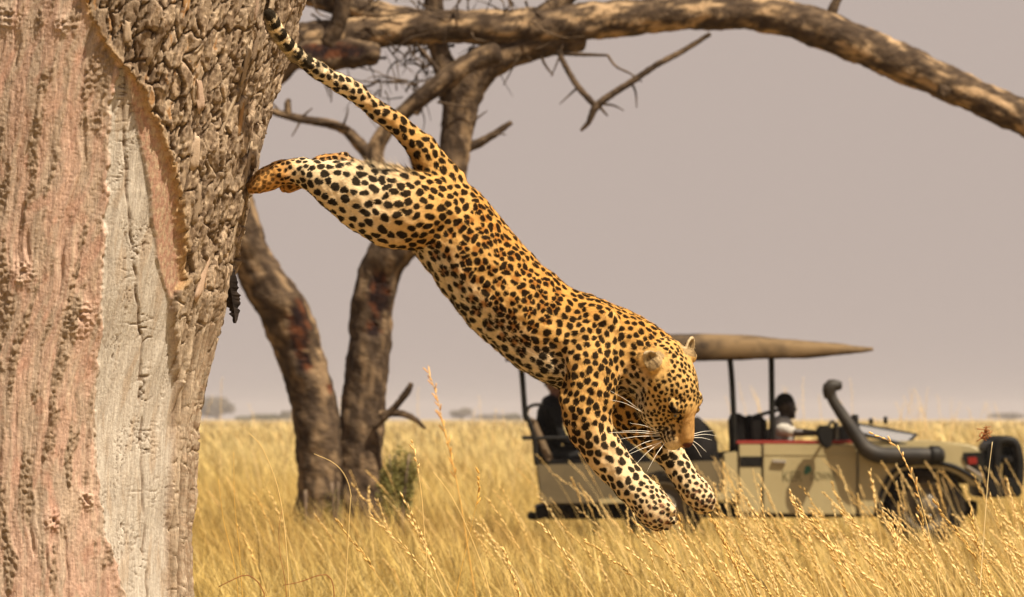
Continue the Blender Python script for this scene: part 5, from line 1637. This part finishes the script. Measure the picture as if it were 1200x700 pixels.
        if ear:
            hv = []; hf = []
            k = int(ear * n)
            for q in range(max(6, k)):
                i_ = n - 1 - int(q * k / max(6, k))
                d = S[min(n - 1, i_ + 1)] - S[max(0, i_ - 1)]; d /= np.linalg.norm(d)
                sd = rg.normal(size=3); sd -= sd.dot(d) * d; sd /= np.linalg.norm(sd)
                a1 = 0.9 * d + 0.55 * sd; a1 /= np.linalg.norm(a1)
                a2 = np.cross(a1, (0.1, 1, 0)); a2 /= np.linalg.norm(a2); a3 = np.cross(a1, a2)
                L = rg.uniform(0.008, 0.016) * (1.0 if Y < 25 else 2.2)
                ev, ef = ellipsoid(S[i_] + a1 * L, np.array([a1, a2, a3]), (L, 0.0032, 0.0032), 6, 4)
                hf += [[q_ + len(hv) for q_ in g] for g in ef]; hv += ev.tolist()
            oh = obj('seed_head', np.array(hv), hf, GRASS, root)
            vcol(oh.data, 'Col', np.tile(np.asarray(col) * np.array([1.05, 0.95, 0.85]), (len(hv), 1)))
        if ball:
            bx, by, br = ball
            c = np.array(W(bx, by, Y)); hv = []; hf = []
            for q in range(26):
                d = rg.normal(size=3); d /= np.linalg.norm(d)
                rr = br * Y / FPX
                pts_ = np.array([c + d * rr * 0.2, c + d * rr * 0.7 + rg.normal(size=3) * rr * 0.2, c + d * rr + rg.normal(size=3) * rr * 0.3])
                ev, ef = tube(spline(pts_, n=5), 0.0016, 0.0016, seg=4, ref=(0.2, 0.4, 0.9), round_ends=(0, 0))
                hf += [[q_ + len(hv) for q_ in g] for g in ef]; hv += ev.tolist()
            oh = obj('seed_head', np.array(hv), hf, GRASS, root)
            vcol(oh.data, 'Col', np.tile(np.array([0.36, 0.13, 0.045]), (len(hv), 1)))
        return root
    straw = (0.74, 0.55, 0.24); gold = (0.62, 0.38, 0.09); rust = (0.30, 0.11, 0.04); paleS = (0.80, 0.66, 0.38)
    single('pale upright grass stem before the bumper with a shaggy rust-brown ball at its tip', [(1146, 720), (1152, 640), (1158, 560), (1163, 518)], 18.6, 0.0021, paleS, ball=(1155, 508, 8))
    single('long pale grass stem crossing the front wheel, ear bent left over the wing', [(1106, 720), (1092, 640), (1075, 575), (1055, 530), (1042, 517), (1024, 509)], 18.4, 0.0021, straw, ear=0.22)
    single('dry grass blade arching over right of the big trunk, bleached at its tip', [(340, 720), (336, 650), (331, 600), (322, 560), (306, 523), (292, 508)], 18.3, 0.0019, straw, blade=True)
    single('thin upright straw nearest to the big trunk', [(282, 720), (274, 660), (262, 610), (256, 562)], 18.3, 0.0019, gold)
    single('thin upright straw second from the big trunk', [(285, 720), (281, 650), (275, 590), (274, 530)], 18.5, 0.0017, gold)
    single('curved blade looping over below the dead tree', [(409, 616), (411, 580), (404, 557), (390, 542), (368, 532)], 19.0, 0.0015, straw, blade=True)
    single('kinked straw with a broken side shoot below the green bush', [(500, 720), (500, 660), (497, 620), (494, 580), (488, 540), (484, 520)], 18.6, 0.0021, straw, ear=0.1)
    single('slanting straw crossing another one, leaning to the upper left', [(580, 720), (567, 670), (548, 620), (528, 580), (508, 553)], 18.6, 0.0021, straw)
    single('slanting straw crossing another one, leaning to the upper right', [(530, 720), (541, 665), (553, 615), (560, 580), (562, 556)], 18.8, 0.0018, gold, ear=0.12)
    single('tall blurred plume of grass standing against the sky left of centre', [(548, 640), (540, 590), (530, 540), (520, 500), (512, 465), (503, 438)], 27.0, 0.0040, (0.72, 0.46, 0.14), ear=0.35)
    single('rust-brown bent leaf arching low beside the big trunk', [(312, 722), (309, 695), (300, 680), (288, 674), (272, 680), (256, 688)], 18.1, 0.0020, rust, blade=True)
    single('rust-brown leaf bent to the right at the bottom edge', [(392, 722), (391, 690), (386, 676), (375, 674), (352, 682), (332, 686)], 18.2, 0.0018, rust, blade=True)
    single('dark reddish stalk rising from the bottom edge left of the leaning straw', [(338, 722), (334, 680), (328, 648), (327, 620), (331, 596)], 18.2, 0.0019, (0.36, 0.17, 0.06))
    single('dark bare twig lying slantwise below the front paws', [(905, 702), (890, 682), (878, 665), (868, 648), (862, 632)], 19.5, 0.0022, (0.10, 0.06, 0.035))
build_grass()

# ---- bushes
def leaf_cloud(name, root, cx, cy, cz, rx, ry, rz, n, size, cols, rng, m, lobes=9, gap=0.0):
    L = rng.normal(size=(lobes, 3)); L /= np.linalg.norm(L, axis=1)[:, None]; L *= rng.uniform(0.25, 0.75, lobes)[:, None]
    L[:, 2] = np.abs(L[:, 2]) * 1.2 - 0.35
    q = rng.integers(0, lobes, n)
    d = rng.normal(size=(n, 3)); d /= np.linalg.norm(d, axis=1)[:, None]
    p = L[q] + d * (rng.random(n) ** 0.45)[:, None] * rng.uniform(0.22, 0.5, lobes)[q][:, None]
    P = np.array([cx, cy, cz]) + p * np.array([rx, ry, rz])
    a = rng.normal(size=(n, 3)); a /= np.linalg.norm(a, axis=1)[:, None]
    b = np.cross(a, rng.normal(size=(n, 3))); b /= np.linalg.norm(b, axis=1)[:, None]
    s = size * rng.uniform(0.6, 1.3, n)[:, None]
    V = np.stack([P - a * s, P + b * s * 0.42, P + a * s, P - b * s * 0.42], 1).reshape(-1, 3)
    F = np.arange(n * 4).reshape(-1, 4)
    o = obj(name, V, F, m, root, smooth=False)
    ci = lerp(np.array(cols[0]), np.array(cols[1]), rng.random(n)[:, None])
    vcol(o.data, 'Col', np.repeat(ci * rng.uniform(0.75, 1.2, n)[:, None], 4, axis=0))
    return o
LEAF = leaf_material('leaf', 0.6, 0.3)
WOOD = grime_mat('bush_wood', (0.16, 0.11, 0.07), (0.09, 0.06, 0.04), 8, rough=0.9)
def bush(name, label, cat, px, Y, top, w, n, size, cols, seed, group=None, stems=6, mid=0.46):
    rng = np.random.default_rng(seed)
    c = W(px, HORIZON, Y); x = c.x; h = CAM_H + (HORIZON - top) * Y / FPX; rw = w * Y / FPX / 2
    root = empty(name, (x, Y, 0), label, cat, group)
    leaf_cloud('foliage', root, x, Y, h * mid, rw * 1.1, rw * 0.9, h * 0.52, n, size, cols, rng, LEAF)
    for k in range(stems):
        a = rng.uniform(0, 6.28); e = rng.uniform(0.3, 0.8) * rw
        S = spline(np.array([[x + rng.normal(0, 0.04), Y, -0.03], [x + math.cos(a) * e * 0.4, Y + math.sin(a) * e * 0.4, h * 0.4], [x + math.cos(a) * e, Y + math.sin(a) * e, h * 0.82]]), n=10)
        r = np.linspace(0.02, 0.006, 10) * max(1, h / 1.2)
        v, f = tube(S, r, r, seg=6, ref=(0.1, 0.2, 1), round_ends=(0, 0))
        obj('stem', v, f, WOOD, root)
green = ((0.10, 0.10, 0.025), (0.24, 0.20, 0.06))
bush('bush', 'small green bush growing at the right foot of the dead tree', 'bush', 466, 51.3, 505, 56, 4600, 0.018, green, 5, mid=0.62)
bush('bush', 'low sparse green shoots against the left foot of the dead tree', 'bush', 392, 51.6, 545, 26, 500, 0.02, green, 6, stems=4)
bush('bush', 'tiny leafy weed left of the dead tree standing in the grass', 'bush', 358, 51.0, 556, 14, 220, 0.018, green, 8, stems=3)
grey = ((0.10, 0.085, 0.06), (0.16, 0.13, 0.085)); dull = ((0.09, 0.085, 0.035), (0.15, 0.13, 0.05))
far = 'bushes along the horizon'
bush('bush', 'leafless grey shrub on the horizon right beside the big trunk', 'bush', 255, 3000, 458, 58, 5200, 0.75, grey, 11, far, 12)
bush('bush', 'low olive bush on the horizon left of the dead tree', 'bush', 318, 2400, 483, 40, 1600, 0.7, dull, 12, far)
bush('bush', 'grey bush on the horizon half hidden by the dead tree', 'bush', 336, 2900, 478, 30, 1600, 0.8, grey, 13, far)
bush('bush', 'small grey bush on the horizon between the grass plume and the truck', 'bush', 540, 3200, 476, 34, 1600, 0.9, grey, 14, far)
bush('bush', 'low olive bush on the horizon just left of the truck', 'bush', 600, 2600, 481, 26, 1100, 0.8, dull, 15, far)
bush('bush', 'long low olive thicket on the horizon between the grey shrub and the dead tree', 'bush', 300, 2600, 484, 70, 1600, 0.8, dull, 17, far)
bush('bush', 'flat faint thicket on the horizon right of the grass plume', 'bush', 572, 3300, 484, 60, 1500, 0.9, grey, 18, far)
bush('bush', 'faint low bush on the horizon behind the bonnet of the truck', 'bush', 1180, 3400, 483, 46, 1300, 1.0, grey, 16, far)
# ================================================================ dusty air
def build_haze():
    x0, x1, y0, y1, z0, z1 = -2600, 2600, -60, 5200, -1.2, 14.0
    V = np.array([(x, y, z) for z in (z0, z1) for y in (y0, y1) for x in (x0, x1)], float)
    F = [[0, 2, 3, 1], [4, 5, 7, 6], [0, 1, 5, 4], [2, 6, 7, 3], [0, 4, 6, 2], [1, 3, 7, 5]]
    m = bpy.data.materials.new('dust_haze'); m.use_nodes = True
    nt = m.node_tree; nt.nodes.clear()
    out = nt.nodes.new('ShaderNodeOutputMaterial'); pv = nt.nodes.new('ShaderNodeVolumePrincipled')
    pv.inputs['Color'].default_value = (0.90, 0.82, 0.78, 1); pv.inputs['Density'].default_value = 0.00013
    pv.inputs['Anisotropy'].default_value = 0.2
    nt.links.new(pv.outputs[0], out.inputs['Volume'])
    o = obj('haze', V, F, m, smooth=False)
    tag(o, kind='stuff')
build_haze()
